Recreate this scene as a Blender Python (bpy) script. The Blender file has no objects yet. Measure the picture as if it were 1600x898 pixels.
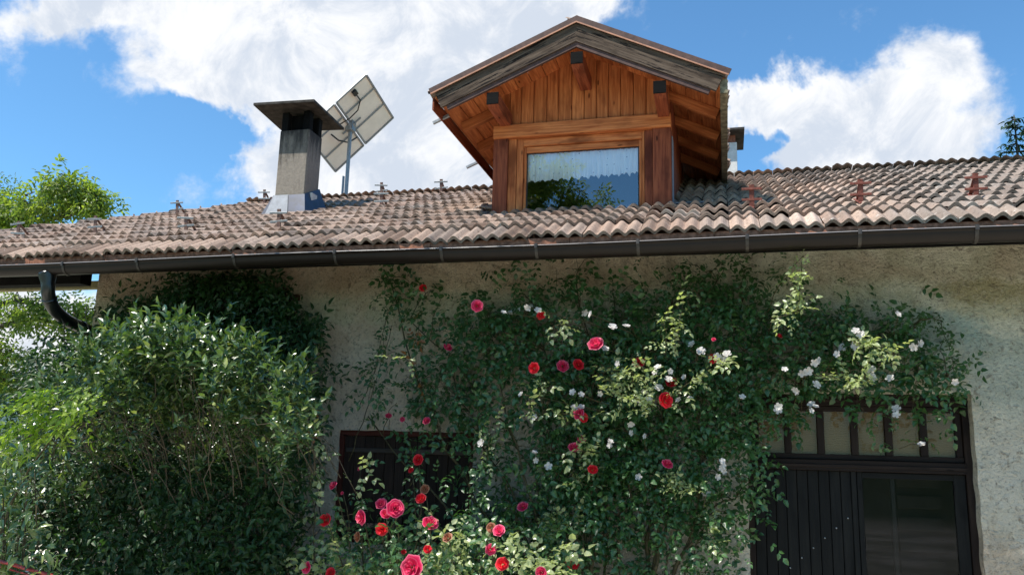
import bpy, math, random
import numpy as np
from math import radians as R, sin, cos, tan, pi
from mathutils import Vector, Matrix, Euler, noise

random.seed(7); rng = np.random.default_rng(7)
SC = bpy.context.scene; C = SC.collection

# ------------------------------------------------------------------ camera, sky, sun, exposure
F, YAW, PITCH, ROLL, EYE = 1280, 14.7, 11.2, 1.57, Vector((0, -8, 1.75))
ROT = Matrix.Rotation(R(YAW), 3, 'Z') @ Matrix.Rotation(R(90 + PITCH), 3, 'X') @ Matrix.Rotation(R(ROLL), 3, 'Z')
cd = bpy.data.cameras.new('camera'); cam = bpy.data.objects.new('camera', cd); C.objects.link(cam)
cd.sensor_width = 36; cd.lens = 36 * F / 1600; cd.clip_end = 3000
cam.matrix_world = Matrix.Translation(EYE) @ ROT.to_4x4(); SC.camera = cam

def px(u, v, Y):
    """point of the photograph carried to the vertical plane y = Y"""
    d = ROT @ Vector(((u - 800) / F, (449 - v) / F, -1)); t = (Y - EYE.y) / d.y
    return EYE + d * t

SUN_DIR = Vector((-.40, -.38, 1)).normalized()          # towards the sun
sd = bpy.data.lights.new('sun', 'SUN'); sd.energy = 4.7; sd.angle = R(.5); sd.color = (1, .95, .87)
sun = bpy.data.objects.new('sun', sd); C.objects.link(sun)
sun.rotation_euler = SUN_DIR.to_track_quat('Z', 'Y').to_euler()

SC.view_settings.view_transform = 'Standard'; SC.view_settings.look = 'None'
SC.view_settings.exposure = .68; SC.view_settings.gamma = 1

class NT:
    """small helper round a node tree"""
    def __init__(s, tree): s.t = tree; s.n = tree.nodes; s.l = tree.links; s.n.clear()
    def node(s, kind, **kw):
        n = s.n.new(kind)
        for k, v in kw.items(): setattr(n, k, v)
        return n
    def link(s, a, b): s.l.new(a, b)
    def put(s, sock, v):
        if isinstance(v, bpy.types.NodeSocket): s.l.new(v, sock)
        elif v is not None: sock.default_value = v
    def math(s, op, a, b=None, c=None, clamp=False):
        n = s.node('ShaderNodeMath', operation=op, use_clamp=clamp)
        s.put(n.inputs[0], a)
        if b is not None: s.put(n.inputs[1], b)
        if c is not None: s.put(n.inputs[2], c)
        return n.outputs[0]
    def vmath(s, op, a, b=None):
        n = s.node('ShaderNodeVectorMath', operation=op); s.put(n.inputs[0], a)
        if b is not None: s.put(n.inputs[1], b)
        return n.outputs[1] if op in ('DOT_PRODUCT', 'LENGTH', 'DISTANCE') else n.outputs[0]
    def noise(s, vec, scale, detail=4, rough=.55, dist=0, color=False):
        n = s.node('ShaderNodeTexNoise'); s.put(n.inputs['Vector'], vec)
        n.inputs['Scale'].default_value = scale; n.inputs['Detail'].default_value = detail
        n.inputs['Roughness'].default_value = rough; n.inputs['Distortion'].default_value = dist
        return n.outputs['Color' if color else 'Fac']
    def ramp(s, fac, stops, interp='LINEAR'):
        n = s.node('ShaderNodeValToRGB'); n.color_ramp.interpolation = interp; e = n.color_ramp.elements
        while len(e) < len(stops): e.new(.5)
        for i, (p, c) in enumerate(stops):
            e[i].position = p; e[i].color = (c, c, c, 1) if isinstance(c, (int, float)) else (*c, 1)
        s.put(n.inputs[0], fac); return n.outputs[0]
    def smooth(s, x, a, b):
        n = s.node('ShaderNodeMapRange', interpolation_type='SMOOTHSTEP'); s.put(n.inputs[0], x)
        n.inputs[1].default_value = a; n.inputs[2].default_value = b; return n.outputs[0]
    def mix(s, f, a, b, mode='MIX'):
        n = s.node('ShaderNodeMix', data_type='RGBA', blend_type=mode); s.put(n.inputs[0], f)
        for i, v in ((6, a), (7, b)):
            s.put(n.inputs[i], v if isinstance(v, bpy.types.NodeSocket) else (*v, 1))
        return n.outputs[2]

# ---- world: Nishita sky with drifting clouds given by direction
w = bpy.data.worlds.new('World'); SC.world = w; w.use_nodes = True; t = NT(w.node_tree)
sky = t.node('ShaderNodeTexSky', sky_type='NISHITA', sun_disc=False)
sky.sun_elevation = math.asin(SUN_DIR.z); sky.sun_rotation = math.atan2(SUN_DIR.x, SUN_DIR.y)
sky.altitude = 900; sky.air_density = 1.0; sky.dust_density = .4; sky.ozone_density = 2.2
tc = t.node('ShaderNodeTexCoord'); d = tc.outputs['Generated']
fa = Vector((-sin(R(YAW)), cos(R(YAW)), 0)); ra = Vector((cos(R(YAW)), sin(R(YAW)), 0))
fy = t.math('MAXIMUM', t.vmath('DOT_PRODUCT', d, tuple(fa)), .08)
a_ = t.math('DIVIDE', t.vmath('DOT_PRODUCT', d, tuple(ra)), fy)
sep = t.node('ShaderNodeSeparateXYZ'); t.link(d, sep.inputs[0])
b_ = t.math('DIVIDE', sep.outputs[2], fy)
warp = t.noise(d, 5.5, 6, .62, .3, color=True)
ws = t.node('ShaderNodeSeparateColor'); t.link(warp, ws.inputs[0])
a2 = t.math('ADD', a_, t.math('MULTIPLY', t.math('SUBTRACT', ws.outputs[0], .5), .26))
b2 = t.math('ADD', b_, t.math('MULTIPLY', t.math('SUBTRACT', ws.outputs[1], .5), .22))
def ab(u, v):
    r = ROT @ Vector(((u - 800) / F, (449 - v) / F, -1)); k = r.dot(fa); return r.dot(ra) / k, r.z / k
BLOBS = [(420, 20, 300, 100), (640, 90, 230, 150), (350, 120, 120, 70), (560, 230, 190, 120), (720, 190, 150, 160), (150, 25, 160, 45),
         (820, 20, 120, 50), (760, -60, 320, 90), (660, 290, 170, 60), (900, 330, 200, 60),
         (1460, 100, 120, 75), (1370, 170, 175, 75), (1270, 175, 130, 60), (1170, 165, 60, 40), (1300, 250, 150, 45), (1440, 225, 120, 40),
         (70, 560, 160, 110), (-150, 500, 220, 120)]
HOLES = [(1243, 208, 40, 26), (1200, 240, 60, 18), (860, 52, 60, 26), (300, 215, 60, 40), (1420, 245, 40, 16)]
tot = None
for (u, v, ru, rv) in BLOBS + HOLES:
    ca, cb = ab(u, v)
    q = t.math('ADD', t.math('POWER', t.math('DIVIDE', t.math('SUBTRACT', a2, ca), ru / F), 2),
               t.math('POWER', t.math('DIVIDE', t.math('SUBTRACT', b2, cb), rv / F), 2))
    g = t.math('EXPONENT', t.math('MULTIPLY', q, -1.0))
    if (u, v, ru, rv) in HOLES: g = t.math('MULTIPLY', g, -1.1)
    tot = g if tot is None else t.math('ADD', tot, g)
fine = t.noise(d, 14, 9, .62, .2)
dens = t.math('ADD', tot, t.math('MULTIPLY', t.math('SUBTRACT', fine, .5), 1.5))
front = t.smooth(t.vmath('DOT_PRODUCT', d, tuple(fa)), .1, .35)
dens = t.math('MULTIPLY', dens, front)
back = t.math('MULTIPLY', t.smooth(t.noise(d, 3.2, 7, .6), .62, .74), t.math('SUBTRACT', 1, front))
cov = t.math('MAXIMUM', t.smooth(dens, .20, .74), back)
shade = t.smooth(t.math('ADD', t.math('MULTIPLY', t.noise(d, 10, 8, .66, .5), 1.0), t.math('MULTIPLY', dens, -.07)), .28, .52)
cl = t.mix(shade, (3.25, 3.6, 4.15), (4.85, 4.92, 5.05))
hs = t.node('ShaderNodeHueSaturation'); hs.inputs['Saturation'].default_value = 1.0; hs.inputs['Value'].default_value = 1.0
t.link(t.mix(1.0, sky.outputs[0], (.62, .95, 1.06), 'MULTIPLY'), hs.inputs['Color'])
col = t.mix(cov, hs.outputs[0], cl)
bg = t.node('ShaderNodeBackground'); t.link(col, bg.inputs[0]); bg.inputs[1].default_value = .13
wo = t.node('ShaderNodeOutputWorld'); t.link(bg.outputs[0], wo.inputs[0])

# ------------------------------------------------------------------ materials
def mat(name, build):
    m = bpy.data.materials.new(name); m.use_nodes = True; t = NT(m.node_tree)
    p = t.node('ShaderNodeBsdfPrincipled'); o = t.node('ShaderNodeOutputMaterial'); t.link(p.outputs[0], o.inputs[0])
    build(t, p, o); return m
def attr(t, name, fac=True):
    a = t.node('ShaderNodeAttribute', attribute_name=name); return a.outputs['Fac' if fac else 'Vector']
def bump(t, p, h, strength, dist=.01):
    b = t.node('ShaderNodeBump'); t.put(b.inputs['Height'], h); b.inputs['Strength'].default_value = strength
    b.inputs['Distance'].default_value = dist; t.link(b.outputs[0], p.inputs['Normal']); return b
def obj_co(t): return t.node('ShaderNodeNewGeometry').outputs['Position']

def wood(name, dark, light, rough=.6, worn=None, worn_amt=.5):
    def f(t, p, o):
        lc = attr(t, 'lc', False); rd = attr(t, 'rnd')
        st = t.vmath('MULTIPLY', lc, (1.2, 22, 22))
        g = t.noise(st, 1.6, 6, .62, .6)
        c = t.mix(t.smooth(g, .3, .72), dark, light)
        c = t.mix(t.math('MULTIPLY', rd, .55), c, tuple(x * .45 for x in dark))
        big = t.noise(t.vmath('MULTIPLY', lc, (1.5, 4, 4)), 1.3, 3)
        c = t.mix(t.smooth(big, .5, .75), c, tuple(x * .55 for x in dark))
        kn = t.node('ShaderNodeTexVoronoi'); t.put(kn.inputs['Vector'], t.vmath('MULTIPLY', lc, (1.6, 6, 6))); kn.inputs['Scale'].default_value = 1.5
        c = t.mix(t.math('SUBTRACT', 1, t.smooth(kn.outputs['Distance'], .05, .11)), c, tuple(x * .3 for x in dark))
        if worn:
            wn = t.noise(t.vmath('MULTIPLY', lc, (1.0, 13, 13)), 1.9, 8, .72, .3)
            c = t.mix(t.smooth(wn, worn_amt, worn_amt + .05), c, worn)
        t.link(c, p.inputs['Base Color']); p.inputs['Roughness'].default_value = rough
        p.inputs['Specular IOR Level'].default_value = .12
        bump(t, p, g, .5, .006)
    return mat(name, f)
M = {}
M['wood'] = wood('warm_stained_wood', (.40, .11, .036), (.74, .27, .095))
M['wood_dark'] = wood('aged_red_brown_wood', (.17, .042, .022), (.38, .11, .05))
M['wood_barge'] = wood('weathered_painted_board', (.055, .038, .028), (.15, .11, .082), .85, (.012, .009, .008), .53)
M['wood_brown'] = wood('brown_eave_wood', (.035, .018, .011), (.09, .045, .025))
M['wood_black'] = wood('black_painted_wood', (.004, .004, .004), (.012, .011, .010), .9)
M['door_wood'] = wood('dark_tarred_planks', (.006, .0065, .007), (.013, .013, .012), .6)
M['door_frame'] = wood('dark_brown_door_frame', (.014, .009, .008), (.028, .019, .015), .6)
M['shutter'] = wood('dark_shutter_planks', (.020, .013, .011), (.040, .026, .021), .6)
M['batten'] = wood('grey_brown_batten', (.05, .04, .035), (.09, .075, .065), .7)
M['shutter_frame'] = wood('reddish_window_frame', (.06, .016, .012), (.10, .03, .022), .6)

def plain(name, col, rough=.5, metal=0, spec=.5, var=.25, scale=30, bmp=.15, coat=0):
    def f(t, p, o):
        n = t.noise(obj_co(t), scale, 5, .6)
        c = t.mix(t.smooth(n, .3, .75), tuple(x * (1 - var) for x in col), tuple(min(1, x * (1 + var)) for x in col))
        t.link(c, p.inputs['Base Color']); p.inputs['Roughness'].default_value = rough; p.inputs['Metallic'].default_value = metal
        p.inputs['Specular IOR Level'].default_value = spec; p.inputs['Coat Weight'].default_value = coat
        if bmp: bump(t, p, n, bmp, .004)
    return mat(name, f)
M['bead_highlight'] = plain('highlight_gutter_bead', (.30, .27, .25), .3, 0, .8, .1, 6, 0)  # paler than the gutter: the rim's sun highlight is painted in
M['gutter'] = plain('brown_coated_metal', (.011, .007, .006), .42, 0, .25, .15, 6, .02)
M['copper'] = plain('copper_brown_edge', (.42, .20, .12), .5, 0, .4, .2, 12, .0)
M['verge'] = plain('dark_red_brown_sheet', (.085, .045, .036), .6, 0, .3, .3, 14, .1)
M['strap'] = plain('dull_strap_metal', (.045, .037, .032), .5, .2, .5, .4, 20, .1)
M['pipe'] = plain('black_downpipe', (.010, .010, .011), .28, 0, .6, .2, 12, .05)
M['lead'] = plain('grey_sheet_metal', (.20, .215, .24), .6, .0, .5, .18, 14, .05)
M['blue_metal'] = plain('dark_blue_painted_metal', (.015, .025, .06), .35, 0, .6, .5, 9, .1)
M['galv'] = plain('galvanised_steel', (.27, .28, .29), .5, .5, .5, .2, 40, .05)
M['rust'] = plain('rust_red_steel', (.17, .052, .036), .75, 0, .3, .35, 45, .3)
M['brown_guard'] = plain('brown_grey_steel', (.17, .10, .08), .65, .1, .3, .4, 40, .2)
M['cap'] = plain('dark_fibre_slab', (.045, .040, .035), .85, 0, .2, .5, 9, .5)
M['rubber'] = plain('black_rubber', (.015, .013, .012), .5)
M['panel_back'] = plain('cream_panel_backsheet', (.88, .80, .70), .5, 0, .4, .06, 5, .0)
M['solar'] = plain('solar_cells', (.01, .015, .05), .12, 0, .6, .2, 20, 0)
M['twig'] = plain('grey_brown_twigs', (.10, .08, .055), .8, 0, .2, .4, 60, .3)
M['cane'] = plain('green_brown_canes', (.075, .062, .03), .7, 0, .2, .5, 40, .2)
M['bark'] = plain('tree_bark', (.09, .075, .06), .9, 0, .1, .5, 25, .8)
M['hat'] = plain('red_rail', (.32, .03, .025), .35, 0, .5, .2, 30, .05)
M['white_plaster'] = plain('white_chimney_plaster', (.62, .60, .56), .9, 0, .1, .15, 12, .3)
M['brick'] = plain('brick_red', (.30, .12, .08), .9, 0, .1, .3, 30, .3)
M['mortar'] = plain('terracotta_edge', (.30, .135, .085), .9, 0, .1, .45, 22, .4)
M['inside'] = plain('dark_interior', (.012, .011, .010), .9, 0, .1, .2, 5, 0)

def f_chim(t, p, o):
    g = obj_co(t); s = t.node('ShaderNodeSeparateXYZ'); t.link(g, s.inputs[0]); z = s.outputs[2]
    n = t.noise(t.vmath('MULTIPLY', g, (9, 9, 1.6)), 1.4, 6, .65, .4); m = t.noise(g, 30, 5, .6)
    c = t.mix(m, (.15, .125, .10), (.31, .265, .215))
    soot = t.math('ADD', t.math('MULTIPLY', t.math('SUBTRACT', n, .5), 1.9), t.math('MULTIPLY', t.math('SUBTRACT', z, 5.92), 1.6))
    c = t.mix(t.math('MULTIPLY', t.smooth(soot, -.55, .45), .95), c, (.012, .010, .010))
    c = t.mix(t.math('MULTIPLY', t.smooth(n, .56, .74), .6), c, (.06, .045, .035))
    t.link(c, p.inputs['Base Color']); p.inputs['Roughness'].default_value = .92; bump(t, p, m, .5, .01)
M['chimney'] = mat('sooty_chimney_render', f_chim)

def f_wall(t, p, o):
    g = obj_co(t); s = t.node('ShaderNodeSeparateXYZ'); t.link(g, s.inputs[0]); x, z = s.outputs[0], s.outputs[2]
    big = t.noise(g, .8, 5, .6, .5); mid = t.noise(g, 3.2, 7, .68, .6); fine = t.noise(g, 40, 6, .68); coarse = t.noise(g, 15, 5, .7, .4)
    beige = t.mix(t.smooth(mid, .35, .65), (.66, .50, .35), (.86, .72, .54))
    green = t.mix(t.smooth(mid, .35, .65), (.62, .59, .43), (.84, .80, .64))
    xx = t.math('ADD', x, t.math('MULTIPLY', t.math('SUBTRACT', big, .5), 2.4))
    c = t.mix(t.smooth(xx, -1.6, .8), beige, green)
    lo = t.math('ADD', z, t.math('MULTIPLY', t.math('SUBTRACT', mid, .5), 1.6))
    c = t.mix(t.math('MULTIPLY', t.math('SUBTRACT', 1, t.smooth(lo, 1.7, 2.9)), .55), c, (.76, .69, .60))   # greyer and paler low down
    c = t.mix(t.math('MULTIPLY', t.smooth(big, .52, .66), .35), c, (.50, .31, .20))
    band = t.math('MULTIPLY', t.smooth(t.math('ADD', z, t.math('MULTIPLY', t.math('SUBTRACT', mid, .5), .5)), 3.0, 3.12),
                  t.math('SUBTRACT', 1, t.smooth(t.math('ADD', z, t.math('MULTIPLY', t.math('SUBTRACT', fine, .5), .5)), 3.34, 3.44)))
    c = t.mix(t.math('MULTIPLY', band, t.math('MULTIPLY', t.smooth(t.noise(g, 1.1, 4, .6), .40, .5), .75)), c, (.60, .55, .36))
    for (cx, cz, rx, rz, colr, k) in [(1.97, 2.95, .45, .22, (.30, .47, .44), .6), (2.45, 2.55, .35, .45, (.36, .46, .42), .45),
                                      (-2.3, 1.25, .45, .5, (.36, .44, .47), .6), (-1.1, 3.2, .5, .25, (.42, .42, .38), .5), (2.35, 3.3, .5, .14, (.36, .28, .12), .6)]:
        q = t.math('ADD', t.math('POWER', t.math('DIVIDE', t.math('SUBTRACT', x, cx), rx), 2), t.math('POWER', t.math('DIVIDE', t.math('SUBTRACT', z, cz), rz), 2))
        q = t.math('ADD', q, t.math('MULTIPLY', t.math('SUBTRACT', mid, .5), 2.5))
        c = t.mix(t.math('MULTIPLY', t.math('SUBTRACT', 1, t.smooth(q, .2, 1.1)), k), c, colr)
    c = t.mix(t.math('MULTIPLY', t.smooth(coarse, .54, .68), .62), c, (.17, .13, .09))
    c = t.mix(t.math('MULTIPLY', t.smooth(fine, .5, .72), .45), c, (.78, .70, .57))
    c = t.mix(t.math('MULTIPLY', t.math('SUBTRACT', 1, t.smooth(fine, .34, .46)), .5), c, (.15, .12, .08))
    p.inputs['Roughness'].default_value = .95; p.inputs['Specular IOR Level'].default_value = .15
    drip = t.noise(t.vmath('MULTIPLY', g, (7, 1, .7)), 1.0, 5, .65, .3)
    c = t.mix(t.math('MULTIPLY', t.math('MULTIPLY', t.smooth(drip, .54, .68), t.smooth(z, 2.3, 3.6)), .35), c, (.30, .24, .17))
    pk = t.noise(g, 2.1, 8, .72, .8); c = t.mix(t.math('MULTIPLY', t.smooth(pk, .575, .60), .22), c, (.42, .34, .25))
    t.link(c, p.inputs['Base Color'])
    h = t.math('ADD', t.math('MULTIPLY', coarse, 1.3), fine)
    bump(t, p, h, 1.0, .06)
M['wall'] = mat('rough_stained_plaster', f_wall)

def f_tile(t, p, o):
    g = obj_co(t); rd = attr(t, 'rnd'); n = t.noise(g, 2.2, 5, .6); f = t.noise(g, 38, 6, .65)
    c = t.ramp(rd, [(0, (.17, .115, .085)), (.2, (.31, .215, .165)), (.45, (.42, .305, .235)), (.7, (.31, .235, .19)), (.85, (.19, .15, .125)), (1, (.48, .365, .295))])
    s = t.node('ShaderNodeSeparateXYZ'); t.link(g, s.inputs[0])
    rt = t.math('ADD', s.outputs[0], t.math('MULTIPLY', t.math('SUBTRACT', n, .5), 3.5))
    c = t.mix(t.math('MULTIPLY', t.smooth(rt, .5, 2.6), .62), c, (.20, .175, .15))          # older grey tiles at the right
    c = t.mix(t.math('MULTIPLY', t.smooth(n, .50, .64), .55), c, (.19, .145, .115))
    c = t.mix(t.math('MULTIPLY', t.smooth(f, .52, .66), .7), c, (.085, .066, .055))
    c = t.mix(t.math('MULTIPLY', t.smooth(t.noise(g, 21, 5, .6), .62, .72), .6), c, (.62, .58, .53))  # lichen
    t.link(c, p.inputs['Base Color']); p.inputs['Roughness'].default_value = .85; p.inputs['Specular IOR Level'].default_value = .25
    lt = t.noise(t.vmath('MULTIPLY', g, (1, 3.5, 3.5)), 1.1, 6, .65); c2 = t.mix(t.math('MULTIPLY', t.smooth(lt, .62, .66), .55), c, (.42, .39, .35)); t.link(c2, p.inputs['Base Color'])
    bump(t, p, f, .5, .008)
M['tile'] = mat('weathered_clay_tile', f_tile)

def leafmat(name, c1, c2, trans=.35, rough=.38, spec=.55, tip=None):
    def f(t, p, o):
        rd = attr(t, 'rnd'); lc = attr(t, 'lc', False)
        c = t.mix(rd, c1, c2)
        if tip: c = t.mix(t.smooth(rd, .86, .97), c, tip)
        n = t.noise(lc, 60, 3, .5); c = t.mix(t.math('MULTIPLY', n, .35), c, tuple(x * .5 for x in c1))
        t.link(c, p.inputs['Base Color']); p.inputs['Roughness'].default_value = rough; p.inputs['Specular IOR Level'].default_value = spec
        tr = t.node('ShaderNodeBsdfTranslucent')
        tcol = t.mix(1.0, c, (1.9, 2.1, .8), 'MULTIPLY'); t.link(tcol, tr.inputs[0])
        mx = t.node('ShaderNodeMixShader'); mx.inputs[0].default_value = trans
        t.link(p.outputs[0], mx.inputs[1]); t.link(tr.outputs[0], mx.inputs[2]); t.link(mx.outputs[0], o.inputs[0])
    return mat(name, f)
M['rose_leaf'] = leafmat('rose_leaves', (.026, .078, .024), (.078, .165, .048), .22, .36, .6)
M['rose_new_lit'] = leafmat('young_rose_leaves_lit', (.24, .30, .13), (.44, .47, .26), .35, .32, .8)  # new growth, with sunlight on the lit shoots painted in as paler green
M['rose_brown'] = leafmat('reddish_young_leaves', (.22, .08, .03), (.34, .16, .06), .35, .4, .5)
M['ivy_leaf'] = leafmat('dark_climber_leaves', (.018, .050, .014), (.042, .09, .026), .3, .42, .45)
M['shrub_leaf'] = leafmat('glossy_shrub_leaves', (.030, .075, .020), (.135, .20, .062), .20, .28, .9, (.30, .34, .10))
M['wist_leaf'] = leafmat('yellow_green_leaves', (.20, .30, .035), (.36, .43, .08), .45, .4, .5)
M['walnut_leaf'] = leafmat('walnut_leaves', (.085, .14, .03), (.25, .29, .06), .5, .4, .5)
M['needle'] = leafmat('spruce_needles', (.012, .04, .022), (.03, .07, .03), .15, .6, .3)
def petal(name, c1, c2, edge, trans=.3):
    def f(t, p, o):
        rd = attr(t, 'rnd'); lc = attr(t, 'lc', False); s = t.node('ShaderNodeSeparateXYZ'); t.link(lc, s.inputs[0])
        oi = t.node('ShaderNodeObjectInfo').outputs['Random']; c = t.mix(rd, c1, c2); c = t.mix(t.math('MULTIPLY', oi, .45), c, tuple(x * .6 for x in c1)); c = t.mix(t.math('MULTIPLY', t.smooth(s.outputs[0], .7, 1.0), .6), c, edge)
        t.link(c, p.inputs['Base Color']); p.inputs['Roughness'].default_value = .5; p.inputs['Specular IOR Level'].default_value = .3
        tr = t.node('ShaderNodeBsdfTranslucent'); t.link(c, tr.inputs[0])
        mx = t.node('ShaderNodeMixShader'); mx.inputs[0].default_value = trans
        t.link(p.outputs[0], mx.inputs[1]); t.link(tr.outputs[0], mx.inputs[2]); t.link(mx.outputs[0], o.inputs[0])
    return mat(name, f)
M['petal_red'] = petal('red_petals', (.62, .008, .018), (.80, .022, .035), (.85, .06, .09))
M['petal_pink'] = petal('pink_petals', (.68, .012, .085), (.85, .05, .17), (.90, .26, .36))
M['petal_white'] = petal('white_petals', (.72, .66, .62), (.82, .79, .76), (.86, .84, .82), .35)
M['petal_faded'] = petal('faded_petals', (.33, .09, .05), (.48, .20, .11), (.5, .32, .18))
M['stamen'] = plain('yellow_stamens', (.6, .42, .08), .7, 0, .2)

def f_curt(t, p, o):
    lc = attr(t, 'lc', False)
    v = t.node('ShaderNodeTexVoronoi'); t.put(v.inputs['Vector'], t.vmath('MULTIPLY', lc, (1, 0, 1))); v.inputs['Scale'].default_value = 13; v.inputs['Randomness'].default_value = .25
    c = t.mix(t.math('SUBTRACT', 1, t.smooth(v.outputs['Distance'], .07, .13)), (.95, .95, .96), (.36, .39, .48))
    t.link(c, p.inputs['Base Color']); p.inputs['Roughness'].default_value = .9
    tr = t.node('ShaderNodeBsdfTranslucent'); t.link(c, tr.inputs[0]); mx = t.node('ShaderNodeMixShader'); mx.inputs[0].default_value = .08
    t.link(p.outputs[0], mx.inputs[1]); t.link(tr.outputs[0], mx.inputs[2]); t.link(mx.outputs[0], o.inputs[0])
M['curtain'] = mat('white_curtain_cloth', f_curt)
def f_net(t, p, o):
    g = obj_co(t); wv = t.node('ShaderNodeTexWave', wave_type='BANDS', bands_direction='Z'); t.put(wv.inputs['Vector'], g)
    wv.inputs['Scale'].default_value = 20; wv.inputs['Distortion'].default_value = 7; wv.inputs['Detail'].default_value = 2; wv.inputs['Detail Scale'].default_value = 1.5
    c = t.mix(wv.outputs['Fac'], (.11, .075, .032), (.165, .118, .055))
    t.link(c, p.inputs['Base Color']); p.inputs['Roughness'].default_value = .9
M['net'] = mat('ochre_net_curtain', f_net)
def glassmat(name, k, tint=(.9, .95, 1)):
    def f(t, p, o):
        gl = t.node('ShaderNodeBsdfGlossy'); gl.inputs['Roughness'].default_value = .012; gl.inputs['Color'].default_value = (*tint, 1)
        tr = t.node('ShaderNodeBsdfTransparent'); fr = t.node('ShaderNodeFresnel'); fr.inputs[0].default_value = 1.5
        h = t.noise(obj_co(t), 1.7, 2); b = t.node('ShaderNodeBump'); t.put(b.inputs['Height'], h); b.inputs['Strength'].default_value = .02; b.inputs['Distance'].default_value = .05
        if k: t.link(b.outputs[0], gl.inputs['Normal'])
        mx = t.node('ShaderNodeMixShader'); t.put(mx.inputs[0], t.math('ADD', t.math('MULTIPLY', fr.outputs[0], 1.0 if k else .45), k, clamp=True))
        t.link(tr.outputs[0], mx.inputs[1]); t.link(gl.outputs[0], mx.inputs[2]); t.link(mx.outputs[0], o.inputs[0])
    return mat(name, f)
M['glass'] = glassmat('coated_window_glass', .14); M['old_glass'] = glassmat('old_pane_glass', .0)
def f_ground(t, p, o):
    g = obj_co(t); n = t.noise(g, .7, 6, .6); f = t.noise(g, 12, 6, .65)
    c = t.mix(t.smooth(n, .4, .6), (.36, .34, .24), (.68, .61, .50)); c = t.mix(t.math('MULTIPLY', f, .3), c, (.30, .26, .20)); far = t.vmath('LENGTH', g); c = t.mix(t.smooth(t.math('ADD', far, t.math('MULTIPLY', n, 8)), 18, 26), c, (.055, .10, .03))
    t.link(c, p.inputs['Base Color']); p.inputs['Roughness'].default_value = .95; bump(t, p, f, .7, .03)
M['ground'] = mat('grass_and_gravel_ground', f_ground)
def f_hill(t, p, o):
    g = obj_co(t); n = t.noise(g, .02, 8, .65); c = t.mix(n, (.03, .06, .06), (.07, .12, .10))  # bluish tint puts distance haze into the forest colour
    t.link(c, p.inputs['Base Color']); p.inputs['Roughness'].default_value = 1; bump(t, p, t.noise(g, .15, 6, .6), .8, 4)
M['hill'] = mat('haze_tinted_forest_hill', f_hill)

# ------------------------------------------------------------------ object helpers
def link(o, parent=None):
    C.objects.link(o)
    if parent is not None: o.parent = parent
    return o
def tag(o, label=None, cat=None, group=None, kind=None):
    if label: o['label'] = label
    if cat: o['category'] = cat
    if group: o['group'] = group
    if kind: o['kind'] = kind
    return o
def empty(name, loc=(0, 0, 0)):
    """an Empty at the base; its parts keep world coordinates through a parent inverse"""
    o = bpy.data.objects.new(name, None); o.empty_display_size = .2; o.location = loc; return link(o)
def adopt(o, parent):
    if parent is None: return o
    o.parent = parent; wm = Matrix.Identity(4); q = parent
    while q is not None:
        loc = Matrix.Translation(q.location) @ q.rotation_euler.to_matrix().to_4x4() @ Matrix.Diagonal((*q.scale, 1))
        wm = q.matrix_parent_inverse @ loc @ wm if q.parent else loc @ wm; q = q.parent
    o.matrix_parent_inverse = wm.inverted(); return o

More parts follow.
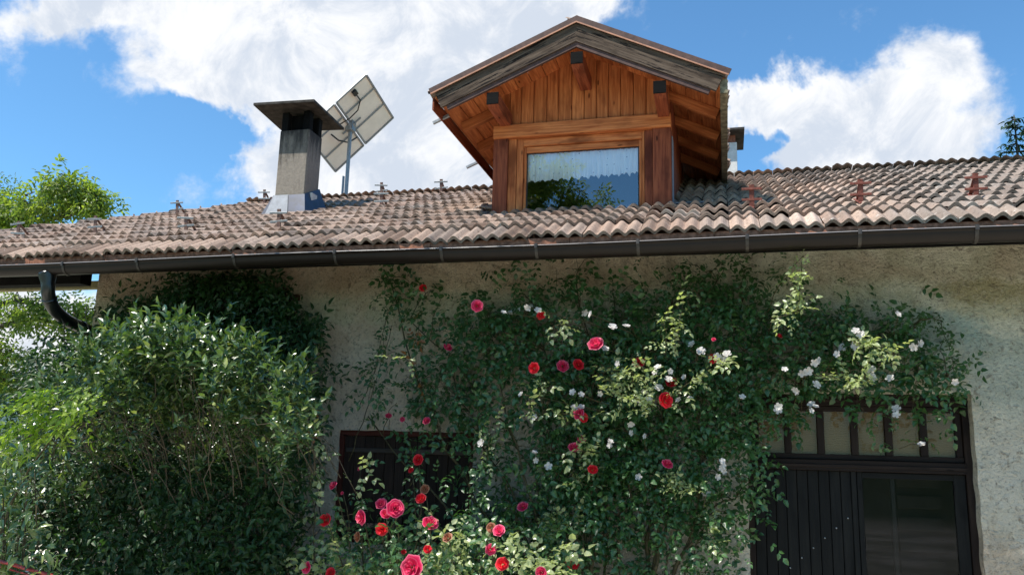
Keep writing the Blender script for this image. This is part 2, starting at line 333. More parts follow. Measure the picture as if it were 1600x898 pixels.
class MB:
    def __init__(s): s.v = []; s.f = []; s.lc = []; s.r = []; s.sm = []
    def add(s, vs, fs, lcs=None, r=None, smooth=False):
        b = len(s.v); r = random.random() if r is None else r
        off = random.random() * 20
        s.v += [tuple(v) for v in vs]; s.f += [tuple(i + b for i in f) for f in fs]; s.sm += [smooth] * len(fs)
        s.lc += [(l[0] + off, l[1], l[2]) for l in lcs] if lcs is not None else [tuple(v) for v in vs]
        s.r += [r] * len(vs)
    def beam(s, p0, p1, w, h, up=(0, 0, 1), ch=.006, r=None):
        """beam from p0 to p1; w across, h along up, chamfered"""
        p0 = Vector(p0); p1 = Vector(p1); d = (p1 - p0); L = d.length; d.normalize(); up = Vector(up)
        sd_ = d.cross(up).normalized(); up = sd_.cross(d).normalized(); ch = min(ch, w * .3, h * .3)
        a, b = w / 2, h / 2
        pr = [(-a + ch, -b), (a - ch, -b), (a, -b + ch), (a, b - ch), (a - ch, b), (-a + ch, b), (-a, b - ch), (-a, -b + ch)]
        vs, lc = [], []
        for k, P in enumerate((p0, p1)):
            for (x, y) in pr: vs.append(P + sd_ * x + up * y); lc.append((k * L, x, y))
        fs = [(i, (i + 1) % 8, 8 + (i + 1) % 8, 8 + i) for i in range(8)] + [tuple(range(7, -1, -1)), tuple(range(8, 16))]
        s.add(vs, fs, lc, r)
    def box(s, x0, x1, y0, y1, z0, z1, axis=0, r=None, ch=.004):
        c = ((x0 + x1) / 2, (y0 + y1) / 2, (z0 + z1) / 2)
        if axis == 0: s.beam((x0, c[1], c[2]), (x1, c[1], c[2]), y1 - y0, z1 - z0, (0, 0, 1), ch, r)
        elif axis == 1: s.beam((c[0], y0, c[2]), (c[0], y1, c[2]), x1 - x0, z1 - z0, (0, 0, 1), ch, r)
        else: s.beam((c[0], c[1], z0), (c[0], c[1], z1), x1 - x0, y1 - y0, (0, 1, 0), ch, r)
    def tube(s, pts, rad, n=8, cap=True, r=None):
        pts = [Vector(p) for p in pts]; rad = rad if isinstance(rad, (list, tuple)) else [rad] * len(pts)
        vs, lc = [], []; prev = None; L = 0
        for i, P in enumerate(pts):
            d = (pts[min(i + 1, len(pts) - 1)] - pts[max(i - 1, 0)]).normalized()
            if prev is None: a = d.orthogonal().normalized()
            else:
                a = prev - d * prev.dot(d)
                a = a.normalized() if a.length > 1e-6 else d.orthogonal().normalized()
            prev = a; b = d.cross(a)
            if i: L += (P - pts[i - 1]).length
            for k in range(n):
                q = 2 * pi * k / n; vs.append(P + (a * cos(q) + b * sin(q)) * rad[i]); lc.append((L, cos(q) * .05, sin(q) * .05))
        fs = [(i * n + k, i * n + (k + 1) % n, (i + 1) * n + (k + 1) % n, (i + 1) * n + k) for i in range(len(pts) - 1) for k in range(n)]
        if cap: fs += [tuple(range(n - 1, -1, -1)), tuple((len(pts) - 1) * n + k for k in range(n))]
        s.add(vs, fs, lc, r, True)
    def build(s, name, m, parent=None, smooth=None):
        me = bpy.data.meshes.new(name); me.from_pydata(s.v, [], s.f); me.materials.append(m)
        me.attributes.new('lc', 'FLOAT_VECTOR', 'POINT').data.foreach_set('vector', np.array(s.lc, 'f').ravel())
        me.attributes.new('rnd', 'FLOAT', 'POINT').data.foreach_set('value', np.array(s.r, 'f'))
        me.polygons.foreach_set('use_smooth', s.sm if smooth is None else [smooth] * len(s.f))
        o = bpy.data.objects.new(name, me); link(o); return adopt(o, parent)

def np_mesh(name, V, Fq, m, parent=None, lc=None, r=None, smooth=False):
    """V (n,3); Fq list of index arrays, each (k, corners)"""
    me = bpy.data.meshes.new(name); me.vertices.add(len(V)); me.vertices.foreach_set('co', V.astype('f').ravel())
    loops = np.concatenate([f.ravel() for f in Fq]); tot = np.concatenate([np.full(len(f), f.shape[1]) for f in Fq])
    st = np.concatenate([[0], np.cumsum(tot)[:-1]])
    me.loops.add(len(loops)); me.loops.foreach_set('vertex_index', loops.astype('i'))
    me.polygons.add(len(tot)); me.polygons.foreach_set('loop_start', st.astype('i')); me.polygons.foreach_set('loop_total', tot.astype('i'))
    me.polygons.foreach_set('use_smooth', np.full(len(tot), smooth)); me.materials.append(m)
    me.attributes.new('lc', 'FLOAT_VECTOR', 'POINT').data.foreach_set('vector', (V if lc is None else lc).astype('f').ravel())
    me.attributes.new('rnd', 'FLOAT', 'POINT').data.foreach_set('value', (np.zeros(len(V)) if r is None else r).astype('f'))
    me.update(calc_edges=True); me.validate()
    o = bpy.data.objects.new(name, me); link(o); return adopt(o, parent)

def unit(a): return a / np.maximum(np.linalg.norm(a, axis=-1, keepdims=True), 1e-9)
def leaves(name, P, D, N, L, W, m, parent=None, droop=.15, fold=.25, r=None):
    P = np.asarray(P, float); n = len(P); D = unit(D); S = unit(np.cross(D, N)); N = unit(np.cross(S, D))
    L = np.broadcast_to(L, n).astype(float)[:, None]; W = np.broadcast_to(W, n).astype(float)[:, None]
    r = rng.random(n) if r is None else r
    def q(a, b, c): return P + D * (L * a) + S * (W * b) + N * (L * c)
    V = np.stack([q(0, 0, 0), q(.3, -.5, fold * .35), q(.33, 0, .04), q(.3, .5, fold * .35),
                  q(.68, -.38, fold * .3 - droop * .4), q(.70, 0, -droop * .4), q(.68, .38, fold * .3 - droop * .4), q(1, 0, -droop)], 1).reshape(-1, 3)
    b = (np.arange(n) * 8)[:, None]
    tri = np.concatenate([b + np.array([[0, 2, 1]]), b + np.array([[0, 3, 2]]), b + np.array([[4, 5, 7]]), b + np.array([[5, 6, 7]])])
    quad = np.concatenate([b + np.array([[1, 2, 5, 4]]), b + np.array([[2, 3, 6, 5]])])
    return np_mesh(name, V, [tri, quad], m, parent, r=np.repeat(r, 8))
def compound(P, D, N, size, k=5, spread=1.0):
    """leaflets of pinnate leaves: returns P, D, N, L arrays; k leaflets (odd)"""
    P = np.asarray(P, float); n = len(P); D = unit(D); S = unit(np.cross(D, N)); N = unit(np.cross(S, D)); size = np.broadcast_to(size, n).astype(float)[:, None]
    oP, oD, oN, oL, oI = [], [], [], [], []
    pairs = (k - 1) // 2
    for j in range(pairs):
        tpos = .5 + 1.15 * j * spread
        for sg in (-1, 1):
            oP.append(P + D * size * tpos + N * size * (-.12 * tpos ** 1.5)); dd = unit(D * .55 + S * sg * .9 + N * (-.15)); oD.append(dd + rng.normal(0, .12, (n, 3)))
            oN.append(N + rng.normal(0, .25, (n, 3))); oL.append(size[:, 0] * (.85 + .1 * j)); oI.append(np.arange(n))
    tpos = .5 + 1.15 * (pairs - .35) * spread
    oP.append(P + D * size * tpos + N * size * (-.12 * tpos ** 1.5)); oD.append(D + N * -.25 + rng.normal(0, .12, (n, 3))); oN.append(N + rng.normal(0, .2, (n, 3)))
    oL.append(size[:, 0] * 1.1); oI.append(np.arange(n))
    return np.concatenate(oP), np.concatenate(oD), np.concatenate(oN), np.concatenate(oL), np.concatenate(oI)

# ------------------------------------------------------------------ ground, hills
def sheet(name, f, xs, ys, m):
    X, Y = np.meshgrid(xs, ys); Z = f(X, Y); V = np.stack([X, Y, Z], -1).reshape(-1, 3); nx, ny = len(xs), len(ys)
    i = (np.arange(ny - 1)[:, None] * nx + np.arange(nx - 1)[None]).ravel()
    return np_mesh(name, V, [np.stack([i, i + 1, i + nx + 1, i + nx], 1)], m, smooth=True)
g = sheet('ground', lambda X, Y: .04 * np.sin(X * 1.3) * np.cos(Y * .9) - .02, np.concatenate([[-900, -300, -100, -50], np.linspace(-25, 20, 60), [50, 100, 300, 900]]),
          np.concatenate([[-900, -300, -100], np.linspace(-30, 15, 60), [60, 300, 900]]), M['ground']); tag(g, kind='structure')
th = np.linspace(R(60), R(190), 90); rr_ = np.array([260, 330, 420, 560])
hh = np.array([0, .45, .8, 1.])
V = []
for k, r0 in enumerate(rr_):
    for a in th:
        h = (38 + 22 * noise.noise(Vector((a * 3, 0, 0))) + 9 * noise.noise(Vector((a * 11, k, 0))) + 2.5 * noise.noise(Vector((a * 60, k, 3)))) * hh[k]
        V.append((r0 * cos(a), r0 * sin(a), h - 2))
V = np.array(V); i = (np.arange(3)[:, None] * 90 + np.arange(89)[None]).ravel()
tag(np_mesh('hills', V, [np.stack([i, i + 90, i + 91, i + 1], 1)], M['hill'], smooth=True), kind='structure')

# ------------------------------------------------------------------ the farmhouse
WY = .3                                            # outer face of the wall
house = tag(empty('farmhouse', (-3, 2, 0)), 'old farmhouse with rough stained plaster, wavy clay tile roof and a wooden dormer', 'house')
XL, XR = -7.45, 6.5
dTL = px(1165, 612, WY); dTR = px(1517, 612, WY); wTL = px(530, 671, WY); wTR = px(741, 674, WY)
DX0, DX1, DZ = dTL.x, dTR.x, dTL.z
WX0, WX1, WZ1, WZ0 = wTL.x, wTR.x, wTL.z, .75
def wall_grid():
    xs = set(np.round(np.arange(XL, XR + .001, .05), 4)); zs = set(np.round(np.arange(-.2, 4.08, .05), 4))
    def snap(vals, t):
        vals = sorted(v for v in vals if abs(v - t) > .028); return set(vals + [t])
    for t_ in (DX0, DX1, WX0, WX1): xs = snap(xs, t_)
    for t_ in (DZ, WZ0, WZ1): zs = snap(zs, t_)
    xs = np.array(sorted(xs)); zs = np.array(sorted(zs)); nx, nz = len(xs), len(zs)
    def opening(x, z): return (DX0 < x < DX1 and z < DZ) or (WX0 < x < WX1 and WZ0 < z < WZ1)
    mb = MB(); V = []; Fc = []
    def dis(x, z, y):
        p = Vector((x, z, 0)); e = .012
        jx = noise.noise(p * 6) * e; jz = noise.noise(p * 6 + Vector((9, 9, 0))) * e
        jy = noise.noise(p * 1.1 + Vector((3, 3, 3))) * .025 + noise.noise(p * 7) * .009 + noise.noise(p * 19) * .005
        return (x + jx, y + jy, z + jz)
    for z in zs:
        for x in xs: V.append(dis(x, z, WY))
    for j in range(nz - 1):
        for i in range(nx - 1):
            if not opening((xs[i] + xs[i + 1]) / 2, (zs[j] + zs[j + 1]) / 2): Fc.append((j * nx + i, j * nx + i + 1, (j + 1) * nx + i + 1, (j + 1) * nx + i))
    def reveal(pts, depth=.36):
        b = len(V); n = len(pts)
        for k, y in enumerate((0, .03, .12, depth)):
            for (x, z) in pts:
                q = dis(x, z, WY); V.append((q[0], q[1] + y if k < 3 else WY + y, q[2]))
        for k in range(3):
            for i in range(n - 1): Fc.append((b + k * n + i, b + k * n + i + 1, b + (k + 1) * n + i + 1, b + (k + 1) * n + i))
    dz = [z for z in zs if z <= DZ + 1e-6]; dx = [x for x in xs if DX0 - 1e-6 <= x <= DX1 + 1e-6]
    reveal([(DX0, z) for z in dz] + [(x, DZ) for x in dx[1:]] + [(DX1, z) for z in dz[::-1][1:]])
    wz = [z for z in zs if WZ0 - 1e-6 <= z <= WZ1 + 1e-6]; wx = [x for x in xs if WX0 - 1e-6 <= x <= WX1 + 1e-6]
    reveal([(WX0, z) for z in wz] + [(x, WZ1) for x in wx[1:]] + [(WX1, z) for z in wz[::-1][1:]] + [(x, WZ0) for x in wx[::-1][1:]], .25)
    # side and back walls
    def quad(a, b, c, d):
        k = len(V); V.extend([a, b, c, d]); Fc.append((k, k + 1, k + 2, k + 3))
    zt = 4.05
    for X in (XL, XR):
        k = len(V); V.extend([(X, WY, -.2), (X, 7.4, -.2), (X, 7.4, zt), (X, 3.85, 5.66), (X, WY, zt)]); Fc.append((k, k + 1, k + 2, k + 3, k + 4))
    quad((XL, 7.4, -.2), (XR, 7.4, -.2), (XR, 7.4, zt), (XL, 7.4, zt))
    me = bpy.data.meshes.new('wall'); me.from_pydata(V, [], Fc); me.materials.append(M['wall'])
    me.polygons.foreach_set('use_smooth', [True] * len(Fc))
    o = bpy.data.objects.new('wall', me); link(o); return adopt(o, house)
wall_grid()

# ---- roof geometry
WV, EXPO = .132, .362
B1, B = R(33), R(23.1)
E0 = Vector((0, -.70, 3.69)); E1 = E0 + Vector((0, cos(B1), sin(B1))) * EXPO
U = Vector((0, cos(B), sin(B))); NR = Vector((0, -sin(B), cos(B)))
NROW = 13; RIDGE = E1 + U * (EXPO * (NROW - .35))
def roof_z(y): return E1.z + (y - E1.y) * tan(B)
HX = -7.75                                          # where the ridge turns into the hip
def tiles(name, O, A, Uv, Nn, ncol, rows, keep, parent, first=None, tw=2 * WV, h=.044, expo=EXPO):
    """double-wave tiles: O corner, A along the eave, Uv up the slope, Nn normal"""
    prof = []
    for k in range(17):
        x = k / 16 * 2; f = x % 1.0
        prof.append((x / 2, h * (.5 - .5 * cos(2 * pi * f)) ** .8))
    prof = np.array(prof); allV, allF, allR = [], [], []; nv = 0
    A_, U_, N_ = (np.array(v) for v in (A, Uv, Nn)); O_ = np.array(O)
    for j in range(rows):
        if first is not None and j == 0: Uj, Nj, Oj = np.array(first[1]), np.array(first[2]), np.array(first[0])
        else:
            Uj, Nj = U_, N_; Oj = O_ + U_ * expo * (j - (1 if first is not None else 0))
        for i in range(ncol):
            c = Oj + A_ * (tw * (i + .5)) + Uj * expo * .5
            kk = keep(c)
            if not kk: continue
            base = Oj + A_ * (tw * i) + A_ * rng.normal(0, .0025) + Uj * (rng.normal(0, .011) - (.05 if rng.random() < .02 else 0)); lift = .046 + rng.normal(0, .006); tilt = rng.normal(0, .010)
            a = prof[:, 0:1] * (tw * .992)
            low = base + A_ * a + Nj * (prof[:, 1:2] + lift + tilt * prof[:, 0:1]); top = base + A_ * a + Uj * (expo * 1.06) + Nj * (prof[:, 1:2] + .004)
            mid = base + A_ * a + Uj * (expo * .03) + Nj * (prof[:, 1:2] + lift + .002 + tilt * prof[:, 0:1])
            lip = low - Nj * .034 + Uj * .003; und = lip + Uj * expo * .3
            allV.append(np.concatenate([und, lip, low, mid, top])); q = np.arange(16)
            for s in range(4): allF.append(nv + s * 17 + np.stack([q, q + 1, q + 18, q + 17], 1))
            # closed side edges
            allR.append(np.full(85, rng.random())); nv += 85
    return np_mesh(name, np.concatenate(allV), [np.concatenate(allF)], M['tile'], parent, r=np.concatenate(allR), smooth=False)
X0 = -12.6; NC = int((XR + .3 - X0) / (2 * WV))
DWX0, DWX1, DY = -2.53, -.51, .66                  # dormer body
def keep_front(c):
    if c[0] < HX - (RIDGE.y - c[1]) - .05: return False
    if DWX0 + .12 < c[0] < DWX1 - .12 and c[1] > DY + .12: return False
    if -6.15 < c[0] < -5.5 and 2.05 < c[1] < 2.5: return False
    return True
roof = tiles('roof', E1 + Vector((X0, 0, 0)), Vector((1, 0, 0)), U, NR, NC, NROW + 1, keep_front, house,
             first=(E0 + Vector((X0, 0, 0)), Vector((0, cos(B1), sin(B1))), Vector((0, -sin(B1), cos(B1)))))
# back slope
Ub = Vector((0, -cos(B), sin(B))); Nb = Vector((0, sin(B), cos(B)))
tiles('back_slope', Vector((XR + .3, 2 * RIDGE.y - E0.y, 3.74)), Vector((-1, 0, 0)), Ub, Nb, NC, NROW + 1, lambda c: c[0] > HX, roof)
# decking under the tiles
mb = MB()
def deck(x0, x1, y0, y1):
    z0, z1 = roof_z(y0) - .03, roof_z(y1) - .03
    mb.add([(x0, y0, z0), (x1, y0, z0), (x1, y1, z1), (x0, y1, z1), (x0, y0, z0 - .05), (x1, y0, z0 - .05), (x1, y1, z1 - .05), (x0, y1, z1 - .05)],
           [(0, 1, 2, 3), (7, 6, 5, 4), (0, 4, 5, 1), (2, 6, 7, 3), (0, 3, 7, 4), (1, 5, 6, 2)])
yd = -.52
deck(DWX1, XR + .2, yd, RIDGE.y); deck(HX, DWX0, yd, RIDGE.y); deck(DWX0, DWX1, yd, DY + .05); deck(DWX0, DWX1, 3.45, RIDGE.y)
zc = roof_z(yd) - .03; hx = HX - (RIDGE.y - yd)
mb.add([(hx, yd, zc), (HX, yd, zc), (HX, RIDGE.y, RIDGE.z - .03), (hx, yd, zc - .05), (HX, yd, zc - .05), (HX, RIDGE.y, RIDGE.z - .08)], [(0, 1, 2), (5, 4, 3), (0, 3, 4, 1)])
by = 2 * RIDGE.y - yd
mb.add([(XR + .2, by, zc), (HX, by, zc), (HX, RIDGE.y, RIDGE.z - .03), (XR + .2, RIDGE.y, RIDGE.z - .03)], [(0, 1, 2, 3)])
mb.build('roof_boarding', M['wood_brown'], roof)
# eave closing strip, fascia
mb = MB(); x = X0 + .6
while x < XR + .25:
    x2 = min(x + random.uniform(.9, 1.6), XR + .25); mb.box(x, x2 - .006, -.690, -.66, 3.625, 3.715, 0); x = x2
mb.build('eave_strip', M['mortar'], roof)
mb = MB(); mb.box(X0 + .6, XR + .25, -.64, -.60, 3.525, 3.70, 0)
mb.build('fascia', M['wood_black'], roof)
# rafter tails
for u in (222, 367, 524, 700, 880, 1010, 1190, 1372, 1552, 60):
    p = px(u, 400, -.40); mb = MB(); mb.beam((p.x, -.59, 3.595), (p.x, WY + .2, 3.595 + (WY + .79) * tan(B)), .11, .13); mb.build('rafter', M['wood_brown'], roof)
# carport beam left of the wall corner
mb = MB(); zb_ = px(80, 446, .1).z; mb.box(-12.0, XL - .01, .02, .20, zb_, zb_ + .16, 0); mb.build('eave_beam', M['wood_black'], house)
mb = MB(); zb_ = px(80, 452, .8).z; mb.box(-12.0, XL - .01, .8, .9, zb_, zb_ + .1, 0); mb.build('eave_beam', plain('olive_painted_beam', (.22, .20, .10), .8), house)
for x in (-11.9,):
    mb = MB(); mb.box(x - .08, x + .08, .03, .19, 0, 3.56, 2); mb.build('eave_post', M['wood_brown'], house)
# ridge and hip tiles
def ridge_run(name, P0, P1, step=.34, rad=.082, parent=None):
    P0, P1 = Vector(P0), Vector(P1); d = (P1 - P0); n = int(d.length / step); d.normalize(); s = d.cross(Vector((0, 0, 1))).normalized(); up = s.cross(d)
    mb = MB()
    for k in range(n):
        a = P0 + d * step * k; rr2 = [rad * 1.12, rad * 1.12, rad, rad * .94]; tt = [0, .05, .055, step * 1.08]
        vs, fs = [], []
        jit = random.gauss(0, .006)
        for i, (q, r_) in enumerate(zip(tt, rr2)):
            for j in range(11):
                an = pi * j / 10; vs.append(a + d * q + s * (cos(an) * r_) + up * (sin(an) * r_ * .85 - .03 + jit))
        for i in range(3):
            for j in range(10): fs.append((i * 11 + j, i * 11 + j + 1, (i + 1) * 11 + j + 1, (i + 1) * 11 + j))
        mb.add(vs, fs)
        if k % 1 == 0: mb.tube([a + d * .02 + up * (rad * .85 - .035), a + d * .02 + up * (rad * .85 + .016)], [.018, .011], 6)
    return mb.build(name, M['tile'], parent)
ridge_run('ridge_tiles', (HX + .05, RIDGE.y, RIDGE.z + .03), (XR + .25, RIDGE.y, RIDGE.z + .03), parent=roof)
ridge_run('hip_tiles', (HX - (RIDGE.y - E0.y) + .3, E0.y + .3, 3.83), (HX, RIDGE.y, RIDGE.z + .02), parent=roof)

# ---- gutter
gut = MB(); GY, GZ, GR = -.775, 3.595, .085
xs_ = np.linspace(X0 + .3, XR + .4, 60); prof = [(cos(a) * GR, -sin(a) * GR * 1.17) for a in np.linspace(pi, 0, 15)]
prof_o = [(-GR - .010, .012), (-GR - .012, -.004)] + prof
vs, fs = [], []; m_ = len(prof_o)
for x in xs_:
    sag = .008 * sin(x * 1.1) + .012 * (x + 3) / 9
    for (a, b) in prof_o: vs.append((x, GY + a, GZ + b + sag))
for i in range(len(xs_) - 1):
    for j in range(m_ - 1): fs.append((i * m_ + j, (i + 1) * m_ + j, (i + 1) * m_ + j + 1, i * m_ + j + 1))
gut.add(vs, fs, smooth=True); 
gutter = gut.build('gutter', M['gutter'], house)
bd = MB(); bd.tube([(x, GY - GR, GZ + .010 + .008 * sin(x * 1.1) + .012 * (x + 3) / 9) for x in xs_], .0085, 6); bd.build('gutter_bead_highlight', M['bead_highlight'], gutter)
for u in (-60, 102, 217, 367, 524, 690, 838, 997, 1168, 1345, 1529, 1700):
    x = px(u, 395, -.85).x; sag = .008 * sin(x * 1.1) + .012 * (x + 3) / 9
    mb = MB(); P = [(GY - GR - .02, GZ + .02)] + [(GY + cos(a) * (GR + .006), GZ - sin(a) * (GR * 1.17 + .006)) for a in np.linspace(pi, 0, 13)]
    vs, fs = [], []
    for (y, z) in P: vs += [(x - .014, y, z + sag), (x + .014, y, z + sag)]
    for i in range(len(P) - 1): fs.append((2 * i, 2 * i + 1, 2 * i + 3, 2 * i + 2))
    mb.add(vs, fs, smooth=True); mb.box(x - .015, x + .015, GY - GR - .024, GY - GR - .010, GZ + sag - .016, GZ + sag + .028, 2)
    mb.build('gutter_strap', M['strap'], gutter)
# downpipe (swan neck)
ps = [px(74, 430, -.775), px(75, 445, -.775), px(76, 462, -.74), px(84, 482, -.62), px(104, 500, -.35), px(128, 512, -.05), px(150, 525, .12), px(158, 560, .18)]
ps = [Vector(p) for p in ps]; ps[0].z = GZ - .09; ps.append(Vector((ps[-1].x, .2, 0)))
fine = []
for i in range(len(ps) - 2):
    a, b, c, d_ = ps[max(i - 1, 0)], ps[i], ps[i + 1], ps[min(i + 2, len(ps) - 1)] if i + 2 < len(ps) - 1 else ps[i + 1]
    for k in range(5):
        q = k / 5; fine.append(.5 * ((2 * b) + (c - a) * q + (2 * a - 5 * b + 4 * c - d_) * q * q + (3 * b - a - 3 * c + d_) * q ** 3))
fine += ps[-2:]
mb = MB(); mb.tube(fine, [.095, .09, .085, .078] + [.070] * (len(fine) - 4), 14)
for k in (11, 24): mb.tube([fine[k], fine[k + 1]], .077, 14)
mb.build('downpipe', M['pipe'], house)

# ---- snow guards
def guard(u, v, row, kind, mirror=1):
    Y = row; z = roof_z(Y) + .06; x = px(u, v, Y).x
    m = M['rust'] if kind == 'rust' else M['brown_guard']
    mb = MB(); base = Vector((x, Y, z))
    dn = Vector((0, -cos(B), -sin(B))); up = Vector((0, -.22, 1)).normalized()
    top = base + up * .20
    mb.beam(base + dn * .02, top + up * .02, .048, .018, (0, 1, 0)); mb.beam(base - dn * .17 + Vector((0, 0, .0)), top, .035, .014, (0, 1, 0))
    mb.beam(base + dn * .10, base - dn * .30, .045, .014, NR)
    g_ = mb.build('snow_guard', m, roof); g_.name = 'snow_guard'
    mr = MB()
    for hgt in (.07, .175):
        q = base + up * hgt + Vector((0, -.02, 0))
        if kind == 'rust': mr.beam(q + Vector((-.095, 0, 0)), q + Vector((.095, 0, 0)), .010, .024, (0, 0, 1))
        else: mr.beam(q + Vector((-.11, 0, 0)), q + Vector((.11, 0, random.uniform(-.02, .02))), .006, .024, (0, -.2, 1))
    mr.build('guard_rail', m if kind == 'rust' else M['galv'], roof)
for a in [(1175, 325, .10, 'rust'), (1345, 320, .10, 'rust'), (1525, 314, .10, 'rust'), (437, 358, .12, 'grey'), (292, 364, .12, 'grey'), (150, 366, .5, 'grey'), (30, 372, .3, 'grey'),
          (278, 335, 2.35, 'grey'), (597, 322, 2.0, 'grey'), (690, 303, 3.6, 'grey'), (415, 305, 3.6, 'grey'), (597, 303, 3.7, 'grey')]:
    guard(*a)

# ---- main chimney
def chimney():
    y0, y1 = 1.85, 2.24; bl = px(430, 300, y0); br = px(475, 301, y0); tl = px(440, 207, y0)
    ch = empty('chimney', (bl.x, y0, 4.9)); adopt(ch, house); ch.matrix_parent_inverse = Matrix.Translation(house.location).inverted()
    x0, x1 = -6.07, -5.61; zt = 6.12
    mb = MB(); tp = .0
    mb.box(x0, x1, y0, y1, 4.6, zt, 2, ch=.012); mb.build('shaft', M['chimney'], ch)
    mb = MB()                                        # narrow legs under the slab
    for (a, b) in ((x0 + .06, y0 + .06), (x1 - .06, y0 + .06), (x0 + .06, y1 - .06), (x1 - .06, y1 - .06)): mb.box(a - .05, a + .05, b - .05, b + .05, zt, 6.40, 2)
    mb.box(x0 + .1, x1 - .1, y0 + .12, y1 - .12, zt, 6.39, 2)
    mb.build('flue_top', M['wood_black'], ch)
    mb = MB(); c = [(-6.38, 1.6), (-5.43, 1.6), (-5.50, 2.68), (-6.50, 2.62)]
    zz = [6.435, 6.41, 6.43, 6.45]; vs = [(a, b, z) for (a, b), z in zip(c, zz)] + [(a, b, z + .035) for (a, b), z in zip(c, zz)]
    cx = np.mean([v[0] for v in vs]); cy = 2.1; vs.append((cx, cy, 6.55))
    mb.add(vs, [(3, 2, 1, 0), (0, 1, 5, 4), (1, 2, 6, 5), (2, 3, 7, 6), (3, 0, 4, 7), (4, 5, 8), (5, 6, 8), (6, 7, 8), (7, 4, 8)])
    mb.build('cap', M['cap'], ch)
    def flare(nm, m, pts_b, pts_t):
        mb = MB(); n = len(pts_b); mb.add(pts_b + pts_t, [(i, (i + 1) % n, n + (i + 1) % n, n + i) for i in range(n)]); return mb.build(nm, m, ch)
    zb = roof_z(y0 - .12) + .03; e = .012; zt2 = 5.16
    bp = [(x0 - .14, y0 - .12, zb), (x1 + .10, y0 - .12, zb), (x1 + .12, y1 + .1, roof_z(y1)), (x0 - .14, y1 + .1, roof_z(y1))]
    tp = [(x0 - e, y0 - e, zt2), (x1 + e, y0 - e, zt2), (x1 + e, y1 + e, zt2 + .2), (x0 - e, y1 + e, zt2 + .2)]
    flare('flashing', M['blue_metal'], bp, tp)
    mb = MB(); ya = y0 - .128; mb.add([(x0 - .06, ya - .004, zb + .005), (x0 + .30, ya - .004, zb + .005), (x0 + .22, y0 - .02, zt2), (x0 + .0, y0 - .02, zt2), ], [(0, 1, 2, 3)])
    mb.build('sheet_patch', M['lead'], ch)
    mb = MB(); mb.box(x1 + .015, x1 + .05, y0 + .12, y0 + .28, 4.98, 5.22, 2); mb.build('mortar_patch', M['white_plaster'], ch)
chimney()
def chimney2():
    c = px(1143, 240, 5.2); ch = empty('chimney', (c.x, 5.2, 5.4)); ch['label'] = 'white plastered chimney half hidden behind the dormer'; adopt(ch, house); ch.matrix_parent_inverse = Matrix.Translation(house.location).inverted()
    x1 = px(1152, 250, 5).x; zt = px(1152, 215, 5).z; zc = px(1160, 201, 4.9).z
    mb = MB(); mb.box(x1 - .5, x1, 5.0, 5.5, 5.0, zt - .08, 2); mb.build('shaft', M['white_plaster'], ch)
    mb = MB(); mb.box(x1 - .47, x1 - .02, 5.03, 5.47, zt - .08, zc - .05, 2); mb.build('flue_top', M['brick'], ch)
    mb = MB(); mb.box(x1 - .64, x1 + .12, 4.82, 5.75, zc - .05, zc, 0, ch=.01); mb.build('cap', M['cap'], ch)
chimney2()

# ---- dormer
dm = empty('dormer', (-1.5, DY, 4.3)); adopt(dm, house); dm.matrix_parent_inverse = Matrix.Translation(house.location).inverted()
AX, AZ = -1.46, 6.255                                # apex of the roof deck (top of boards)
PL = (5.60 - AZ) / 1.61                             # slope per metre
def rz(x): return AZ + ((5.575 - AZ) / 1.61 if x < AX else (5.505 - AZ) / 1.55) * abs(x - AX)
EXL, EXR = -3.07, .09
PX0, PX1 = px(821, 280, DY).x, px(998, 280, DY).x; PZ1, PZ0 = px(910, 232, DY).z, 4.34
LZ0, LZ1 = 5.27, 5.43
# posts: outer dark, inner lighter
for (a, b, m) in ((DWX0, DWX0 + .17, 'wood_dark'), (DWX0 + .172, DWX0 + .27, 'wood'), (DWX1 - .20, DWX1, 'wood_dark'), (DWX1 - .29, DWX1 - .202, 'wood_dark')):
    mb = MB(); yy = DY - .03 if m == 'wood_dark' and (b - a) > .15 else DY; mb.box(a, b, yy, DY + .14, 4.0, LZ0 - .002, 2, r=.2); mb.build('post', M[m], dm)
mb = MB(); mb.box(DWX0, DWX1, DY - .06, DY + .12, LZ0, LZ1, 0, r=.1, ch=.01); mb.build('lintel', M['wood'], dm)
fr = MB()
for k, (g0, y0) in enumerate(((.10, DY - .005), (.055, DY + .02), (.0, DY + .045))):
    pass
fx0, fx1 = DWX0 + .272, DWX1 - .292
fr.box(fx0, PX0 - .035, DY + .01, DY + .12, 4.05, LZ0 - .004, 2, r=.3); fr.box(PX1 + .035, fx1, DY + .01, DY + .12, 4.05, LZ0 - .004, 2, r=.5)
fr.box(PX0 - .033, PX1 + .033, DY + .01, DY + .12, PZ1 + .075, LZ0 - .004, 0, r=.0)
for (x0, x1, z0, z1, ax) in ((PX0 - .032, PX0 - .002, PZ0 - .1, PZ1 + .07, 2), (PX1 + .002, PX1 + .032, PZ0 - .1, PZ1 + .07, 2), (PX0 - .001, PX1 + .001, PZ1 + .002, PZ1 + .07, 0)):
    fr.box(x0, x1, DY + .035, DY + .12, z0, z1, ax, r=.1)
fr.box(PX0 - .001, PX1 + .001, DY + .03, DY + .12, 4.2, PZ0 - .002, 0, r=.9)
fr.build('window_frame', M['wood'], dm)
mb = MB(); mb.add([(PX0, DY + .06, PZ0), (PX1, DY + .06, PZ0), (PX1, DY + .06, PZ1), (PX0, DY + .06, PZ1), (PX0, DY + .066, PZ0), (PX1, DY + .066, PZ0), (PX1, DY + .066, PZ1), (PX0, DY + .066, PZ1)],
                  [(0, 1, 2, 3)]); mb.build('window_pane', M['glass'], dm)
sl = MB()
